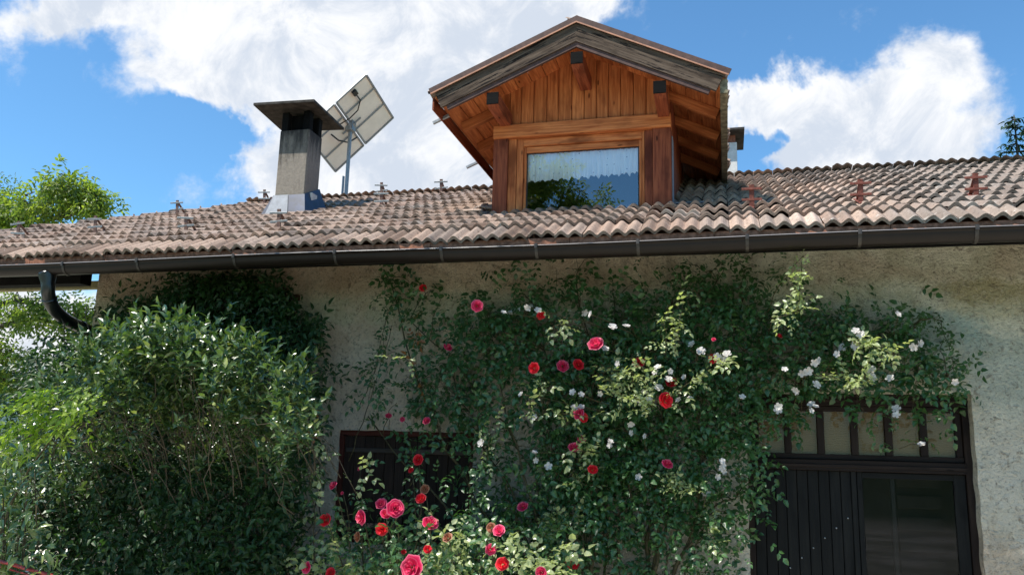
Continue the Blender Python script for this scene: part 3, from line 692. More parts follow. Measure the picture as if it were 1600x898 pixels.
for (x0, x1, z0, z1, ax) in ((PX0 + .001, PX0 + .012, PZ0, PZ1 - .001, 2), (PX1 - .012, PX1 - .001, PZ0, PZ1 - .001, 2), (PX0 + .013, PX1 - .013, PZ1 - .012, PZ1 - .001, 0)): sl.box(x0, x1, DY + .052, DY + .058, z0, z1, ax, ch=.001)
sl.build('window_seal', M['rubber'], dm)
# curtain with folds and scalloped hem
n = 160; vs, fs, lc = [], [], []
for i in range(n + 1):
    x = PX0 - .01 + (PX1 - PX0 + .02) * i / n; hem = 4.79 + .03 * abs(sin(i / n * pi * 11)) + .008 * sin(i * .9) - .035 * (1 - i / n)
    for j in range(9):
        z = PZ1 + .03 + (hem - PZ1 - .03) * j / 8; y = DY + .10 + (.014 * sin(i * .62 + sin(i * .13) * 2) + .006 * sin(i * 1.7)) * (.5 + j / 12)
        vs.append((x, y, z)); lc.append((x, 0, z))
for i in range(n):
    for j in range(8): fs.append((i * 9 + j, i * 9 + j + 1, (i + 1) * 9 + j + 1, (i + 1) * 9 + j))
mb = MB(); mb.add(vs, fs, lc, smooth=True); mb.build('curtain', M['curtain'], dm)
mb = MB(); mb.add([(DWX0 + .02, 2.2, 4), (DWX1 - .02, 2.2, 4), (DWX1 - .02, 2.2, 6), (DWX0 + .02, 2.2, 6)], [(0, 1, 2, 3)])
mb.add([(DWX0 + .02, DY + .13, 4.1), (DWX1 - .02, DY + .13, 4.1), (DWX1 - .02, 2.2, 4.1), (DWX0 + .02, 2.2, 4.1)], [(0, 1, 2, 3)]); mb.build('room_lining', M['inside'], dm)
# gable planks
mb = MB(); x = DWX0 + .02
while x < DWX1 - .02:
    x2 = min(x + .145 + random.uniform(-.01, .012), DWX1 - .01); zt = max(rz(x), rz(x2)) - .012
    if x < AX < x2: zt = rz(AX) - .012
    y0 = DY + .0 + random.uniform(0, .004)
    mb.box(x, x2 - .005, y0, DY + .035, LZ1 + .001, zt, 2, ch=.007, r=random.random() * .5); x = x2
mb.box(DWX0 + .02, DWX1 - .02, DY + .040, DY + .06, LZ1 + .001, rz(DWX0) - .08, 0)
mb.build('gable_cladding', M['wood'], dm)
# side walls
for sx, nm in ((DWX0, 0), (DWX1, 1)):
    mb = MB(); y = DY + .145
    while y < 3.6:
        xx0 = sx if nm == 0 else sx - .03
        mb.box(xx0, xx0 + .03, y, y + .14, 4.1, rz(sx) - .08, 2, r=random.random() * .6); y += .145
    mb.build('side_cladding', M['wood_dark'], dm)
mb = MB(); mb.beam((DWX1 + .006, DY + .14, 4.35), (DWX1 + .006, DY + .14, 5.2), .012, .17, (0, 1, 0)); mb.box(DWX1 + .01, DWX1 + .42, DY + .02, DY + .42, roof_z(DY) + .075, roof_z(DY) + .085, 0)
mb.build('flashing', M['lead'], dm)
# soffit boards along y, both slopes, and rafters under them
FY, BYR = .03, 3.7
for sg, EX in ((-1, EXL), (1, EXR)):
    mb = MB(); k = 0; L = abs(EX - AX); s = .002
    while s < L - .01:
        s2 = min(s + .16, L); xa, xb = AX + sg * s, AX + sg * s2; za, zb = rz(xa), rz(xb)
        d = Vector((xb - xa, 0, zb - za)); nn = Vector((-d.z, 0, d.x)).normalized(); nn = nn if nn.z > 0 else -nn
        c0 = Vector(((xa + xb) / 2, FY + .01, (za + zb) / 2)) - nn * .015
        mb.beam(c0, c0 + Vector((0, BYR, 0)), d.length - .004, .025, nn, .004, r=random.random() * .6); s = s2
    mb.build('soffit', M['wood'], dm)
    for y in (.10, .82, 1.5, 2.15, 2.8):
        rb = MB(); xa, xb = AX + sg * .01, EX - sg * .06
        nn = Vector((-PL * sg * -1 * -1, 0, 1)).normalized()
        nn = Vector((-(rz(xb) - rz(xa)) / (xb - xa), 0, 1)).normalized()
        rb.beam(Vector((xa, y, rz(xa))) - nn * .085, Vector((xb, y, rz(xb))) - nn * .085, .075, .11, nn, .006); rb.build('rafter', M['wood'], dm)
    # barge boards
    xa, xb = AX, EX; nn = Vector((-(rz(xb) - rz(xa)) / (xb - xa), 0, 1)).normalized()
    def brd(off, hgt, y0, y1, m, nm, trim=0, grow=0, r=.1):
        m_ = MB(); d = (Vector((xb, 0, rz(xb))) - Vector((xa, 0, rz(xa)))).normalized()
        a = Vector((xa, (y0 + y1) / 2, rz(xa))); b = Vector((xb, (y0 + y1) / 2, rz(xb))) + d * (grow - trim)
        # mitred at the apex: verts cut by the plane x = AX
        lo, hi = off - hgt, off; vs = []
        for Y in (y0, y1):
            vs += [(xa, Y, rz(xa) + lo / nn.z), (b.x + nn.x * lo, Y, b.z + nn.z * lo), (b.x + nn.x * hi, Y, b.z + nn.z * hi), (xa, Y, rz(xa) + hi / nn.z)]
        Ld = (b - a).length
        lcs = [(0, lo, 0), (Ld, lo, 0), (Ld, hi, 0), (0, hi, 0), (0, lo, .04), (Ld, lo, .04), (Ld, hi, .04), (0, hi, .04)]
        m_.add(vs, [(0, 1, 2, 3), (7, 6, 5, 4), (0, 4, 5, 1), (1, 5, 6, 2), (2, 6, 7, 3), (3, 7, 4, 0)], lcs, r); return m_.build(nm, m, dm)
    brd(.02, .190, 0, .03, M['wood_barge'], 'barge_board', trim=.04)
    brd(-.172, .05, .015, .05, M['verge'], 'barge_trim', trim=.10)
    brd(.092, .066, -.022, -.004, M['verge'], 'verge_strip', r=.0, grow=.01); brd(.030, .014, -.030, -.020, M['copper'], 'drip_edge', r=0, grow=.01)
    # purple-brown fascia at the eave ends, olive inner edge
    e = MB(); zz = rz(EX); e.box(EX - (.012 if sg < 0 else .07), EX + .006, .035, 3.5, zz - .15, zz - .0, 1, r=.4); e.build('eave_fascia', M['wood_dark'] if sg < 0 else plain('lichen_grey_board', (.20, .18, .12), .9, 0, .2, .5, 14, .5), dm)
    # tiles of the dormer
    Us = Vector((AX - EX, 0, AZ - rz(EX))).normalized(); O = Vector((EX, .0, rz(EX) + .03)) + Us * (.02 if sg > 0 else -.04)
    if sg < 0: tiles('dormer_tiles', O + Vector((0, 3.96, 0)), Vector((0, -1, 0)), Us, Vector((-Us.z, 0, Us.x)), 15, 5, lambda c: c[2] > roof_z(c[1]) - .1 and c[1] > 0, dm)
    else: tiles('dormer_tiles', O, Vector((0, 1, 0)), Us, Vector((-Us.z, 0, Us.x)) if Us.x < 0 and False else Vector((Us.z, 0, -Us.x)), 15, 5, lambda c: c[2] > roof_z(c[1]) - .1, dm)
rt = ridge_run('dormer_ridge_tiles', (AX, -.0, AZ + .045), (AX, 4.2, AZ + .045), rad=.07, parent=dm)
# purlins
for (x, zb) in ((AX, 5.80), (-2.385, 5.415), (-.585, 5.385)):
    mb = MB(); zt = zb + .15; 
    vs = []; hw = .062
    for Y, z0 in ((.04, zb + .03), (.12, zb), (DY + .0, zb)): vs += [(x - hw, Y, z0), (x + hw, Y, z0), (x + hw, Y, zt), (x - hw, Y, zt)]
    lcs = [(v[1], v[0] - x, v[2] - zb) for v in vs]
    mb.add(vs, [(4, 5, 1, 0), (8, 9, 5, 4), (1, 5, 6, 2), (5, 9, 10, 6), (4, 0, 3, 7), (8, 4, 7, 11), (3, 2, 6, 7), (7, 6, 10, 11), (11, 10, 9, 8)], lcs, .2)
    pu = mb.build('purlin', M['wood_dark'], dm)
    mb = MB(); mb.box(x - hw - .004, x + hw + .004, .028, .042, zb + .022, zt + .01, 0); mb.build('purlin_end', M['wood_black'], dm)
# stub rods of the missing dormer gutter
for (u, v, Y) in ((686, 188, .35), (737, 258, 1.9)):
    p = px(u, v, Y); mb = MB(); mb.beam(p + Vector((-.07, 0, -.03)), p + Vector((.12, 0, .05)), .03, .04); mb.build('gutter_hook', M['galv'], dm)
# slipped loose tiles beside the dormer
mb = MB()
for k in range(9):
    p = Vector((DWX0 - .05 - random.random() * .25, DY + .15 + k * .10, 0)); p.z = roof_z(p.y) + .08 + random.random() * .03
    a = random.uniform(-.5, .5); d = Vector((cos(a), sin(a), random.uniform(-.1, .25))); mb.beam(p - d * .12, p + d * .12, .14, .022, (0, -.4, 1), r=random.random())
mb.build('loose_tiles', M['tile'], dm)

# ---- shuttered window in the wall
wn = empty('window', ((WX0 + WX1) / 2, WY, WZ0)); adopt(wn, house); wn.matrix_parent_inverse = Matrix.Translation(house.location).inverted()
mb = MB(); mb.box(WX0 - .02, WX1 + .02, WY + .03, WY + .12, WZ1 - .055, WZ1 + .02, 0); mb.box(WX0 - .02, WX0 + .05, WY + .03, WY + .12, WZ0, WZ1 - .056, 2); mb.box(WX1 - .05, WX1 + .02, WY + .03, WY + .12, WZ0, WZ1 - .056, 2)
mb.box(WX0 - .02, WX1 + .02, WY + .02, WY + .13, WZ0 - .02, WZ0 + .05, 0)
mb.build('frame', M['shutter_frame'], wn)
for (a, b) in ((WX0 + .052, (WX0 + WX1) / 2 - .004), ((WX0 + WX1) / 2 + .004, WX1 - .052)):
    mb = MB(); nP = 6; wd = (b - a) / nP
    for k in range(nP): mb.box(a + k * wd, a + (k + 1) * wd - .005, WY + .055, WY + .085, WZ0 + .05, WZ1 - .058, 2)
    sh = mb.build('shutter', M['shutter'], wn)
    for zz in (WZ1 - .235, WZ0 + .15): mb = MB(); mb.box(a + .03, b - .01, WY + .034, WY + .054, zz, zz + .05, 0); mb.build('shutter_batten', M['batten'], sh)

# ---- door
DYF = WY + .17
S_ = lambda u, v: px(u, v, DYF)
dr = empty('door', ((DX0 + DX1) / 2, DYF, 0)); adopt(dr, house); dr.matrix_parent_inverse = Matrix.Translation(house.location).inverted()
gx0, gx1 = S_(1185, 660).x, S_(1491, 660).x; gz1, gz0 = S_(1340, 643).z, S_(1340, 710).z; bz0 = S_(1340, 736).z
mb = MB()
mb.box(DX0 - .02, DX1 + .02, DYF - .03, DYF + .09, gz1 + .055, DZ + .03, 0); mb.box(DX0 - .01, DX1 + .01, DYF - .045, DYF - .032, gz1 + .09, DZ - .05, 0)
mb.box(DX0 - .02, gx0 - .06, DYF - .03, DYF + .09, -.1, gz1 + .053, 2); mb.box(gx1 + .06, DX1 + .02, DYF - .03, DYF + .09, -.1, gz1 + .053, 2)
mb.box(gx0 - .058, gx1 + .058, DYF - .05, DYF + .09, bz0, gz0 - .052, 0); mb.box(gx0 - .058, gx1 + .058, DYF - .062, DYF - .051, bz0 + .03, bz0 + .06, 0)
mb.build('frame', M['door_frame'], dr)
tr_ = MB(); tr_.box(gx0 - .058, gx1 + .058, DYF, DYF + .05, gz1, gz1 + .052, 0); tr_.box(gx0 - .058, gx1 + .058, DYF, DYF + .05, gz0 - .05, gz0, 0)
cuts = [S_(u, 675).x for u in (1185, 1226, 1237, 1279, 1291, 1331, 1342, 1384, 1396, 1437, 1449, 1491)]
cuts = [gx0, *[None] * 0]; nP = 6; mw = .065; pw = (gx1 - gx0 - mw * 5) / 6
tr_.box(gx0 - .056, gx0, DYF, DYF + .05, gz0 + .001, gz1 - .001, 2); tr_.box(gx1, gx1 + .056, DYF, DYF + .05, gz0 + .001, gz1 - .001, 2)
for k in range(1, 6):
    a = gx0 + k * pw + (k - 1) * mw; tr_.box(a, a + mw, DYF - .008, DYF + .05, gz0 + .001, gz1 - .001, 2)
tro = tr_.build('transom', M['door_frame'], dr)
for k in range(6):
    a = gx0 + k * (pw + mw); mb = MB(); mb.add([(a, DYF + .03, gz0), (a + pw, DYF + .03, gz0), (a + pw, DYF + .03, gz1), (a, DYF + .03, gz1)], [(0, 1, 2, 3)]); mb.build('pane', M['old_glass'], tro)
mb = MB(); mb.add([(gx0, DYF + .055, gz0), (gx1, DYF + .055, gz0), (gx1, DYF + .055, gz1), (gx0, DYF + .055, gz1)], [(0, 1, 2, 3)]); mb.build('net_curtain', M['net'], tro)
sx = S_(1341, 800).x; lx0, lx1 = gx0 - .055, gx1 + .055
mb = MB(); wd = .098; x = lx0
while x < sx - .05:
    mb.box(x, min(x + wd - .004, sx - .05), DYF + .012, DYF + .05, 0, bz0 - .005, 2); x += wd
mb.box(sx - .05, sx - .003, DYF - .01, DYF + .05, 0, bz0 - .004, 2, r=0)
lf = mb.build('plank_leaf', M['door_wood'], dr)
for k in range(8):
    p = S_(1325 - k * 18, 809 + k * 15.5); mb = MB(); mb.tube([(p.x, DYF + .006, p.z), (p.x, DYF + .014, p.z)], .0075, 8); mb.build('screw', M['galv'], lf)
mb = MB(); mb.box(sx + .003, sx + .05, DYF, DYF + .05, 0, bz0 - .005, 2); mb.box(lx1 - .10, lx1, DYF, DYF + .05, 0, bz0 - .005, 2); mb.box(sx + .051, lx1 - .101, DYF, DYF + .05, bz0 - .06, bz0 - .005, 0)
xm = S_(1398, 800).x; mb.box(xm - .02, xm + .02, DYF + .03, DYF + .06, 0, bz0 - .062, 2)
rl = mb.build('glazed_leaf', M['door_wood'], dr)
mb = MB(); mb.add([(sx + .05, DYF + .022, 0), (lx1 - .1, DYF + .022, 0), (lx1 - .1, DYF + .022, bz0 - .06), (sx + .05, DYF + .022, bz0 - .06)], [(0, 1, 2, 3)]); mb.build('pane', M['old_glass'], rl)
mb = MB(); mb.add([(DX0, DYF + .5, 0), (DX1, DYF + .5, 0), (DX1, DYF + .5, 2.6), (DX0, DYF + .5, 2.6)], [(0, 1, 2, 3)])
for k in range(7): mb.box(xm + .1, lx1 - .12, DYF + .40, DYF + .42, .3 + k * .2, .42 + k * .2, 0)
mb.build('stored_boards', M['inside'], dr)

# ---- pegs and cable on the wall
mb = MB(); p0 = px(785, 492, WY - .10); p1 = px(833, 478, WY - .1); mb.tube([p0, p1], .028, 10); p2 = p1 + Vector((0, .12, 0)); mb.tube([p1, p2], .01, 6)
mb.build('lamp_tube', plain('white_plastic', (.72, .72, .7), .4), house)
mb = MB(); p = px(447, 465, WY - .05); mb.box(p.x - .35, p.x + .16, WY - .09, WY - .02, p.z - .03, p.z + .03, 0); mb.box(p.x - .12, p.x - .02, WY - .07, WY - .015, p.z - .6, 3.5, 2); mb.build('trellis_bracket', M['wood_brown'], house)

# ------------------------------------------------------------------ solar panels on a mast
def solar():
    nn = Vector((cos(R(40)) * sin(R(-78)), cos(R(40)) * cos(R(-78)), sin(R(40)))); P0 = px(548, 195, 4.6)
    def on(u, v):
        d = ROT @ Vector(((u - 800) / F, (449 - v) / F, -1)); return EYE + d * ((P0 - EYE).dot(nn) / d.dot(nn))
    A, Bq, Cq = on(572, 117), on(614, 184), on(524, 268)
    ea = (A - Bq); eb = (Cq - Bq); eb = eb - ea.normalized() * eb.dot(ea.normalized()); la, lb = ea.length, eb.length; ea.normalize(); eb.normalize()
    root = tag(empty('solar_panel', (px(541, 298, 4.6).x, 4.6, 5.6)), 'solar panels on a steel mast behind the chimney, seen from their cream back', 'solar panel')
    base = Vector((root.location.x, 4.6, 5.3)); mb = MB(); top = P0 - nn * .10
    mb.beam(base, Vector((P0.x, 4.6, P0.z)), .055, .055, (0, 1, 0), .008); mb.beam(base + Vector((-.07, 0, .55)), Vector((base.x - .07, 4.6, base.z + 1.1)), .03, .045, (0, 1, 0))
    mb.build('mast', M['galv'], root)
    mb = MB(); mb.box(P0.x - .07, P0.x + .07, 4.53, 4.67, P0.z - .12, P0.z + .06, 2); mb.beam(P0 - nn * .08, P0 + nn * .0, .1, .1, tuple(ea))
    mb.beam(Bq + ea * la * .5 + eb * lb * .35 - nn * .045, Bq + ea * la * .5 + eb * lb * .65 - nn * .045, .03, .03, tuple(nn)); mb.build('bracket', M['galv'], root)
    for k in range(2):
        h = lb / 2 - .026; o = Bq + eb * (k * (lb / 2 + .026)); mb = MB()
        def q(a, b, c): return o + ea * a + eb * b + nn * c
        mb.add([q(.02, .02, .0), q(la - .02, .02, .0), q(la - .02, h - .02, .0), q(.02, h - .02, .0)], [(0, 1, 2, 3)]); pn = mb.build('panel', M['panel_back'], root)
        mb = MB(); mb.add([q(.02, .02, .012), q(la - .02, .02, .012), q(la - .02, h - .02, .012), q(.02, h - .02, .012)], [(0, 1, 2, 3)]); mb.build('cells', M['solar'], pn)
        mb = MB()
        for (a0, b0, a1, b1) in ((0, 0, la, 0), (0, h, la, h), (0, 0, 0, h), (la, 0, la, h)): mb.beam(q(a0, b0, 0), q(a1, b1, 0), .035, .04, tuple(nn))
        for a in (la * .36, la * .72): mb.beam(q(a, 0, -.018), q(a, h, -.018), .03, .02, tuple(nn))
        mb.build('frame', M['galv'], pn)
    jb = on(553, 144) - nn * .03; mb = MB(); mb.beam(jb - ea * .05, jb + ea * .05, .09, .05, tuple(nn)); mb.build('junction_box', M['rubber'], root)
    pts = [jb, on(561, 155) - nn * .04, on(556, 170) - nn * .06, on(543, 182) - nn * .07, on(528, 192) - nn * .06]; mb = MB(); mb.tube(pts, .012, 6)
    pts = [on(515, 208) - nn * .05, on(525, 216) - nn * .08, on(540, 219) - nn * .09, on(555, 212) - nn * .06]; mb.tube(pts, .014, 6); mb.build('cable', M['rubber'], root)
solar()

# ------------------------------------------------------------------ plants
def rose_mesh(name, m, r_out=.06, seed=0, open_=1.0):
    rs = random.Random(seed); mb = MB()
    rings = [(3, .20, .30, 1.15, .85), (4, .42, .40, 1.25, .8), (5, .70, .55, 1.0, .7), (6, .95, .75, .62, .62)]
    for ri, (n, rad, wid, hgt, curl) in enumerate(rings):
        a0 = rs.random() * 6
        for k in range(n):
            an = a0 + 2 * pi * k / n + rs.uniform(-.15, .15); vs, lc = [], []
            for i in range(5):
                u = i / 4; rr = rad * r_out * (.25 + .75 * sin(u * pi / 2)) * open_ + (r_out * .16 * (ri / 3) * u ** 3)
                zz = hgt * r_out * (u ** 1.2) * .75 - r_out * .22 * (ri / 3) * u ** 4 + rs.uniform(-.02, .02) * r_out
                for j in range(5):
                    v = (j / 4 - .5) * 2; aa = an + v * wid * (1.6 - .55 * ri / 3) * (.5 + .5 * sin(u * pi * .62)) ; cup = 1 - .10 * abs(v)
                    wav = 1 + .05 * sin(v * 5 + k)
                    top = 1 - .14 * (v * v) * u
                    vs.append((cos(aa) * rr * cup * wav, sin(aa) * rr * cup * wav, zz * top)); lc.append((u, v, ri))
            fs = [(i * 5 + j, i * 5 + j + 1, (i + 1) * 5 + j + 1, (i + 1) * 5 + j) for i in range(4) for j in range(4)]
            b = len(mb.v); mb.v += vs; mb.f += [tuple(q + b for q in f) for f in fs]; mb.sm += [True] * len(fs); mb.lc += lc; mb.r += [rs.random()] * len(vs)
    o = mb.build(name, m); me = o.data; bpy.data.objects.remove(o); return me
def flat_flower(name, m, rad=.04, seed=0):
    rs = random.Random(seed); mb = MB()
    for ring in range(2):
        for k in range(5):
            an = 2 * pi * k / 5 + ring * .6 + rs.uniform(-.1, .1); vs, lc = [], []
            for i in range(4):
                u = i / 3; rr = rad * u * (1 - .3 * ring)
                for j in range(3):
                    v = j - 1; aa = an + v * .55 * (1 - .25 * u); vs.append((cos(aa) * rr * (1 - .08 * abs(v)), sin(aa) * rr * (1 - .08 * abs(v)), rad * (.25 * u * u + .12 * ring + rs.uniform(-.04, .04)))); lc.append((u * .6, v, 0))
            fs = [(i * 3 + j, i * 3 + j + 1, (i + 1) * 3 + j + 1, (i + 1) * 3 + j) for i in range(3) for j in range(2)]
            b = len(mb.v); mb.v += vs; mb.f += [tuple(q + b for q in f) for f in fs]; mb.sm += [True] * len(fs); mb.lc += lc; mb.r += [rs.random()] * len(vs)
    o = mb.build(name, m); me = o.data; bpy.data.objects.remove(o); return me
RED = [rose_mesh('rose_bloom', M['petal_red'], 1, s, (1, .8, 1.12, .9)[s]) for s in range(4)]; PINK = [rose_mesh('rose_bloom', M['petal_pink'], 1, s + 5, (1, .82, 1.15, .92, .75)[s]) for s in range(5)]
FADE = [rose_mesh('rose_bloom', M['petal_faded'], 1, s + 11) for s in range(2)]; WHITE = [flat_flower('white_bloom', M['petal_white'], 1, s) for s in range(4)]
BUD = [rose_mesh('rose_bud', M['petal_pink'], 1, 21, .55), rose_mesh('rose_bud', M['petal_red'], 1, 22, .55)]
def bloom(me, name, p, rad, parent, face=None):
    o = bpy.data.objects.new(name, me); link(o)
    f = Vector(face) if face else Vector((random.gauss(0, .6), -1, random.gauss(.45, .6)))
    o.location = p; o.rotation_euler = (f.normalized().to_track_quat('Z', 'Y') @ Euler((0, 0, random.random() * 6)).to_quaternion()).to_euler(); o.scale = (rad,) * 3
    adopt(o, parent); return o
def cane(mb, p0, p1, bow=(0, 0, 0), r0=.009, r1=.004, n=9, wob=.02):
    p0, p1, bow = Vector(p0), Vector(p1), Vector(bow); pts = []
    for i in range(n):
        q = i / (n - 1); w_ = Vector((random.gauss(0, wob), random.gauss(0, wob * .6), random.gauss(0, wob * .6))) * (0 if i in (0, n - 1) else 1)
        pts.append(p0.lerp(p1, q) + bow * (4 * q * (1 - q)) + w_)
    mb.tube(pts, [r0 + (r1 - r0) * i / (n - 1) for i in range(n)], 5); return pts
def rand_dirs(n, bias, s=1.0): return unit(rng.normal(0, s, (n, 3)) + np.array(bias))

# density map of the wall roses, cells of 40 px
GRID = ["021002111111454321000000",
        "021134422345788642100100",
        "013356645788999888767630",
        "012477768999999999998641",
        "113577679999999999887544",
        "135563479999999743211221",
        "023263279999998520001110",
        "000053279999996300001000",
        "000033379999986400000000",
        "000034478988886400000000",
        "001233576655554200000000",
        "233446654333333000000000",
        "334456543333333000000000"]
def sample_grid(c0, c1, per, ylo, yhi, off=405):
    out = []
    for j, row in enumerate(GRID):
        for i in range(c0, c1):
            k = int(row[i]); n = rng.poisson(per * k)
            for _ in range(n):
                Y = WY - (ylo + (yhi - ylo) * rng.random() ** 1.3)
                out.append(px(560 + 40 * (i + rng.random() * 1.3 - .15), off + 40 * (j + rng.random() * 1.3 - .15), Y))
    return np.array(out)
def foliage(P, m, parent, size=.042, k=5, name='leaves', bias=(0, -.5, -.25), nb=(0, -.55, .75), w=.62, sd=.55, r=None):
    n = len(P); D = rand_dirs(n, bias, sd); N = rand_dirs(n, nb, .45); sz = size * rng.uniform(.55, 1.35, n)
    p, d_, nn, L, I = compound(P, D, N, sz, k)
    rr = (rng.random(n)[I] * .7 + rng.random(len(I)) * .3) if r is None else r
    return leaves(name, p, d_, nn, L, L * w, m, parent, .18, .3, rr)

# climbing rose (red and pink) and rambling rose (white)
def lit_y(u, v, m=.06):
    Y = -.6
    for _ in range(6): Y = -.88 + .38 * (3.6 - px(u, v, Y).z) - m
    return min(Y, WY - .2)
def wall_rose(name, label, c0, c1, base, targets, blooms, size, lit, group=None):
    root = tag(empty(name, base), label, 'climbing rose')
    P = sample_grid(c0, c1, 4.6, .03, .36); mb = MB(); main = []
    for (u, v, Y) in targets:
        if u > 1170:
            h_ = px(random.uniform(1090, 1150), random.uniform(560, 600), WY - .12); main += cane(mb, h_, px(u, v, WY - Y), (0, -.05, .12), .008, .004, 10, .02)[2:]; continue
        pts = cane(mb, Vector(base) + Vector((random.gauss(0, .08), random.gauss(0, .05), 0)), px(u, v, WY - Y), (random.gauss(0, .15), -.04, random.gauss(0, .1)), random.uniform(.013, .026), .006, 14, .03); main += pts[3:]
    idx = rng.choice(len(P), min(260, len(P)), False); mainA = np.array([tuple(p) for p in main])
    for i in idx:
        q = P[i]; dd = np.linalg.norm(mainA - q, axis=1) + (mainA[:, 2] > q[2]) * .4; a = mainA[dd.argmin()]
        cane(mb, a, q, (0, -.03, .05), .005, .0025, 6, .012)
    mb2 = mb
    foliage(P, M['rose_leaf'], root, size)
    # young shoots reaching out into the sun
    for (u, v, du, dv, n, yy, m) in lit:
        tip = []; mbs = MB()
        if m == 'rose_new_lit': yy = WY - lit_y(u, v + abs(dv) * .4, .10)
        a = px(u - du * .5, v - dv * .5, WY - yy + .05); b = px(u + du * .5, v + dv * .5, WY - yy)
        root_pt = Vector(mainA[np.linalg.norm((mainA - np.array(a)) * np.array([1, .3, 1]), axis=1).argmin()]); cane(mb2, root_pt, a, (0, -.05, .06), .005, .003, 8, .01)
        pts = cane(mbs, a, b, (0, -.02, 0), .004, .002, 7, .008)
        for _ in range(int(n * 1.35)): tip.append(pts[0].lerp(pts[-1], random.random()) + Vector((random.gauss(0, .035), random.gauss(0, .03), random.gauss(0, .03))))
        sh = foliage(np.array([tuple(p) for p in tip]), M[m], root, size * .82, 5, 'shoot_leaves', (0, -.25, .1), (0, -.35, 1))
        mbs.build('shoot', M['cane'], root)
    for (u, v, s, kind, Y) in blooms:
        me = random.choice({'r': RED, 'p': PINK, 'w': WHITE, 'f': FADE, 'b': BUD}[kind]); nm = {'w': 'white_bloom', 'b': 'rose_bud'}.get(kind, 'rose_bloom')
        if (kind == 'w' and random.random() < .8) or Y > .58: Y = WY - lit_y(u, v, .04)
        q = px(u, v, WY - Y); rad = (.053 if kind != 'w' else .040) * s; bloom(me, nm, q, rad, root)
        a = Vector(P[np.linalg.norm((P - np.array(q)) * np.array([1, .35, 1]) + np.array([0, 0, .08]), axis=1).argmin()]); cane(mb2, a, q, (0, 0, .02), .0035, .0025, 6, .006)
    mb.build('stems', M['cane'], root)
    return root
redb = [(661, 450, .75, 'r', .3), (745, 478, 1.35, 'p', .95), (845, 492, .9, 'r', .5), (699, 543, .95, 'p', .35), (835, 575, 1.2, 'r', .6), (879, 572, 1.1, 'p', .4), (903, 570, 1.15, 'r', .45),
        (931, 538, 1.2, 'p', .85), (905, 647, 1.1, 'p', .62), (911, 652, .9, 'r', .4), (897, 699, .9, 'p', .60), (908, 686, .85, 'p', .40), (926, 734, 1.05, 'r', .55), (817, 792, 1.0, 'p', .45),
        (607, 650, .8, 'p', .3), (629, 655, .6, 'p', .3), (667, 658, 1.0, 'p', .35), (895, 877, 1.1, 'r', .5)]
litA = [(880, 505, 40, -14, 6, .85, 'rose_new_lit'), (765, 690, 6, -60, 9, .7, 'rose_new_lit'), (835, 625, -24, 60, 10, .68, 'rose_new_lit'), (870, 822, 50, -14, 34, .50, 'rose_new_lit'), (915, 705, 50, 4, 12, .62, 'rose_new_lit'),
        (900, 648, 60, 8, 8, .68, 'rose_new_lit'), (965, 615, 12, 70, 14, .70, 'rose_new_lit'), (750, 520, 24, 8, 5, .4, 'rose_leaf'), (652, 545, 6, -80, 5, .45, 'rose_brown'), (625, 560, 40, 10, 3, .6, 'rose_new_lit'),
        (612, 460, 30, 50, 8, .25, 'rose_leaf'), (590, 560, -30, 130, 9, .2, 'rose_leaf'), (905, 430, -10, -60, 6, .2, 'rose_leaf'), (870, 445, 0, -50, 6, .2, 'rose_leaf'), (905, 750, 24, 16, 6, .55, 'rose_new_lit')]
wall_rose('climbing_rose', 'tall climbing rose with red and pink blooms between shuttered window and door', 0, 11, px(925, 1080, WY - .15).to_tuple()[:2] + (0,),
          [(640, 500, .1), (700, 560, .15), (760, 500, .2), (830, 470, .1), (900, 440, .1), (720, 640, .1), (850, 620, .2), (930, 560, .2), (960, 470, .15), (800, 760, .15), (610, 440, .12), (575, 650, .1), (880, 700, .2)],
          redb, .066, litA)
wh = [(825, 480), (787, 488), (957, 511), (965, 568), (1024, 582), (1047, 580), (1069, 589), (1081, 538), (1007, 611), (1029, 606), (1060, 625), (1001, 629), (1121, 557), (1136, 553), (1127, 563), (945, 545), (923, 491), (937, 615),
      (908, 616), (814, 616), (898, 637), (836, 652), (837, 719), (857, 728), (953, 695), (985, 662), (987, 676), (998, 745), (855, 823), (1008, 681), (1129, 726), (1131, 735), (1103, 772), (1403, 491), (1308, 553), (1273, 566),
      (1253, 583), (1280, 563), (1362, 578), (1391, 591), (1242, 608), (1275, 601), (1428, 542), (1492, 596), (1337, 540), (1274, 635), (1401, 648), (1440, 694), (1128, 731), (1226, 577), (1268, 632), (752, 692), (1215, 640), (1337, 517), (1095, 548), (1160, 620)]
wh += [(u + random.gauss(0, 11), v + random.gauss(0, 9)) for (u, v) in wh[::2]]
whb = [(u, v, random.uniform(.7, 1.15), 'w', random.uniform(.36, .62)) for (u, v) in wh] + [(998, 567, 1.0, 'r', .4), (1050, 598, .95, 'r', .4), (1039, 625, 1.3, 'r', .62), (1042, 726, 1.15, 'p', .5), (1113, 560, .9, 'r', .42), (1115, 531, .6, 'b', .6), (1217, 525, .5, 'r', .4)]
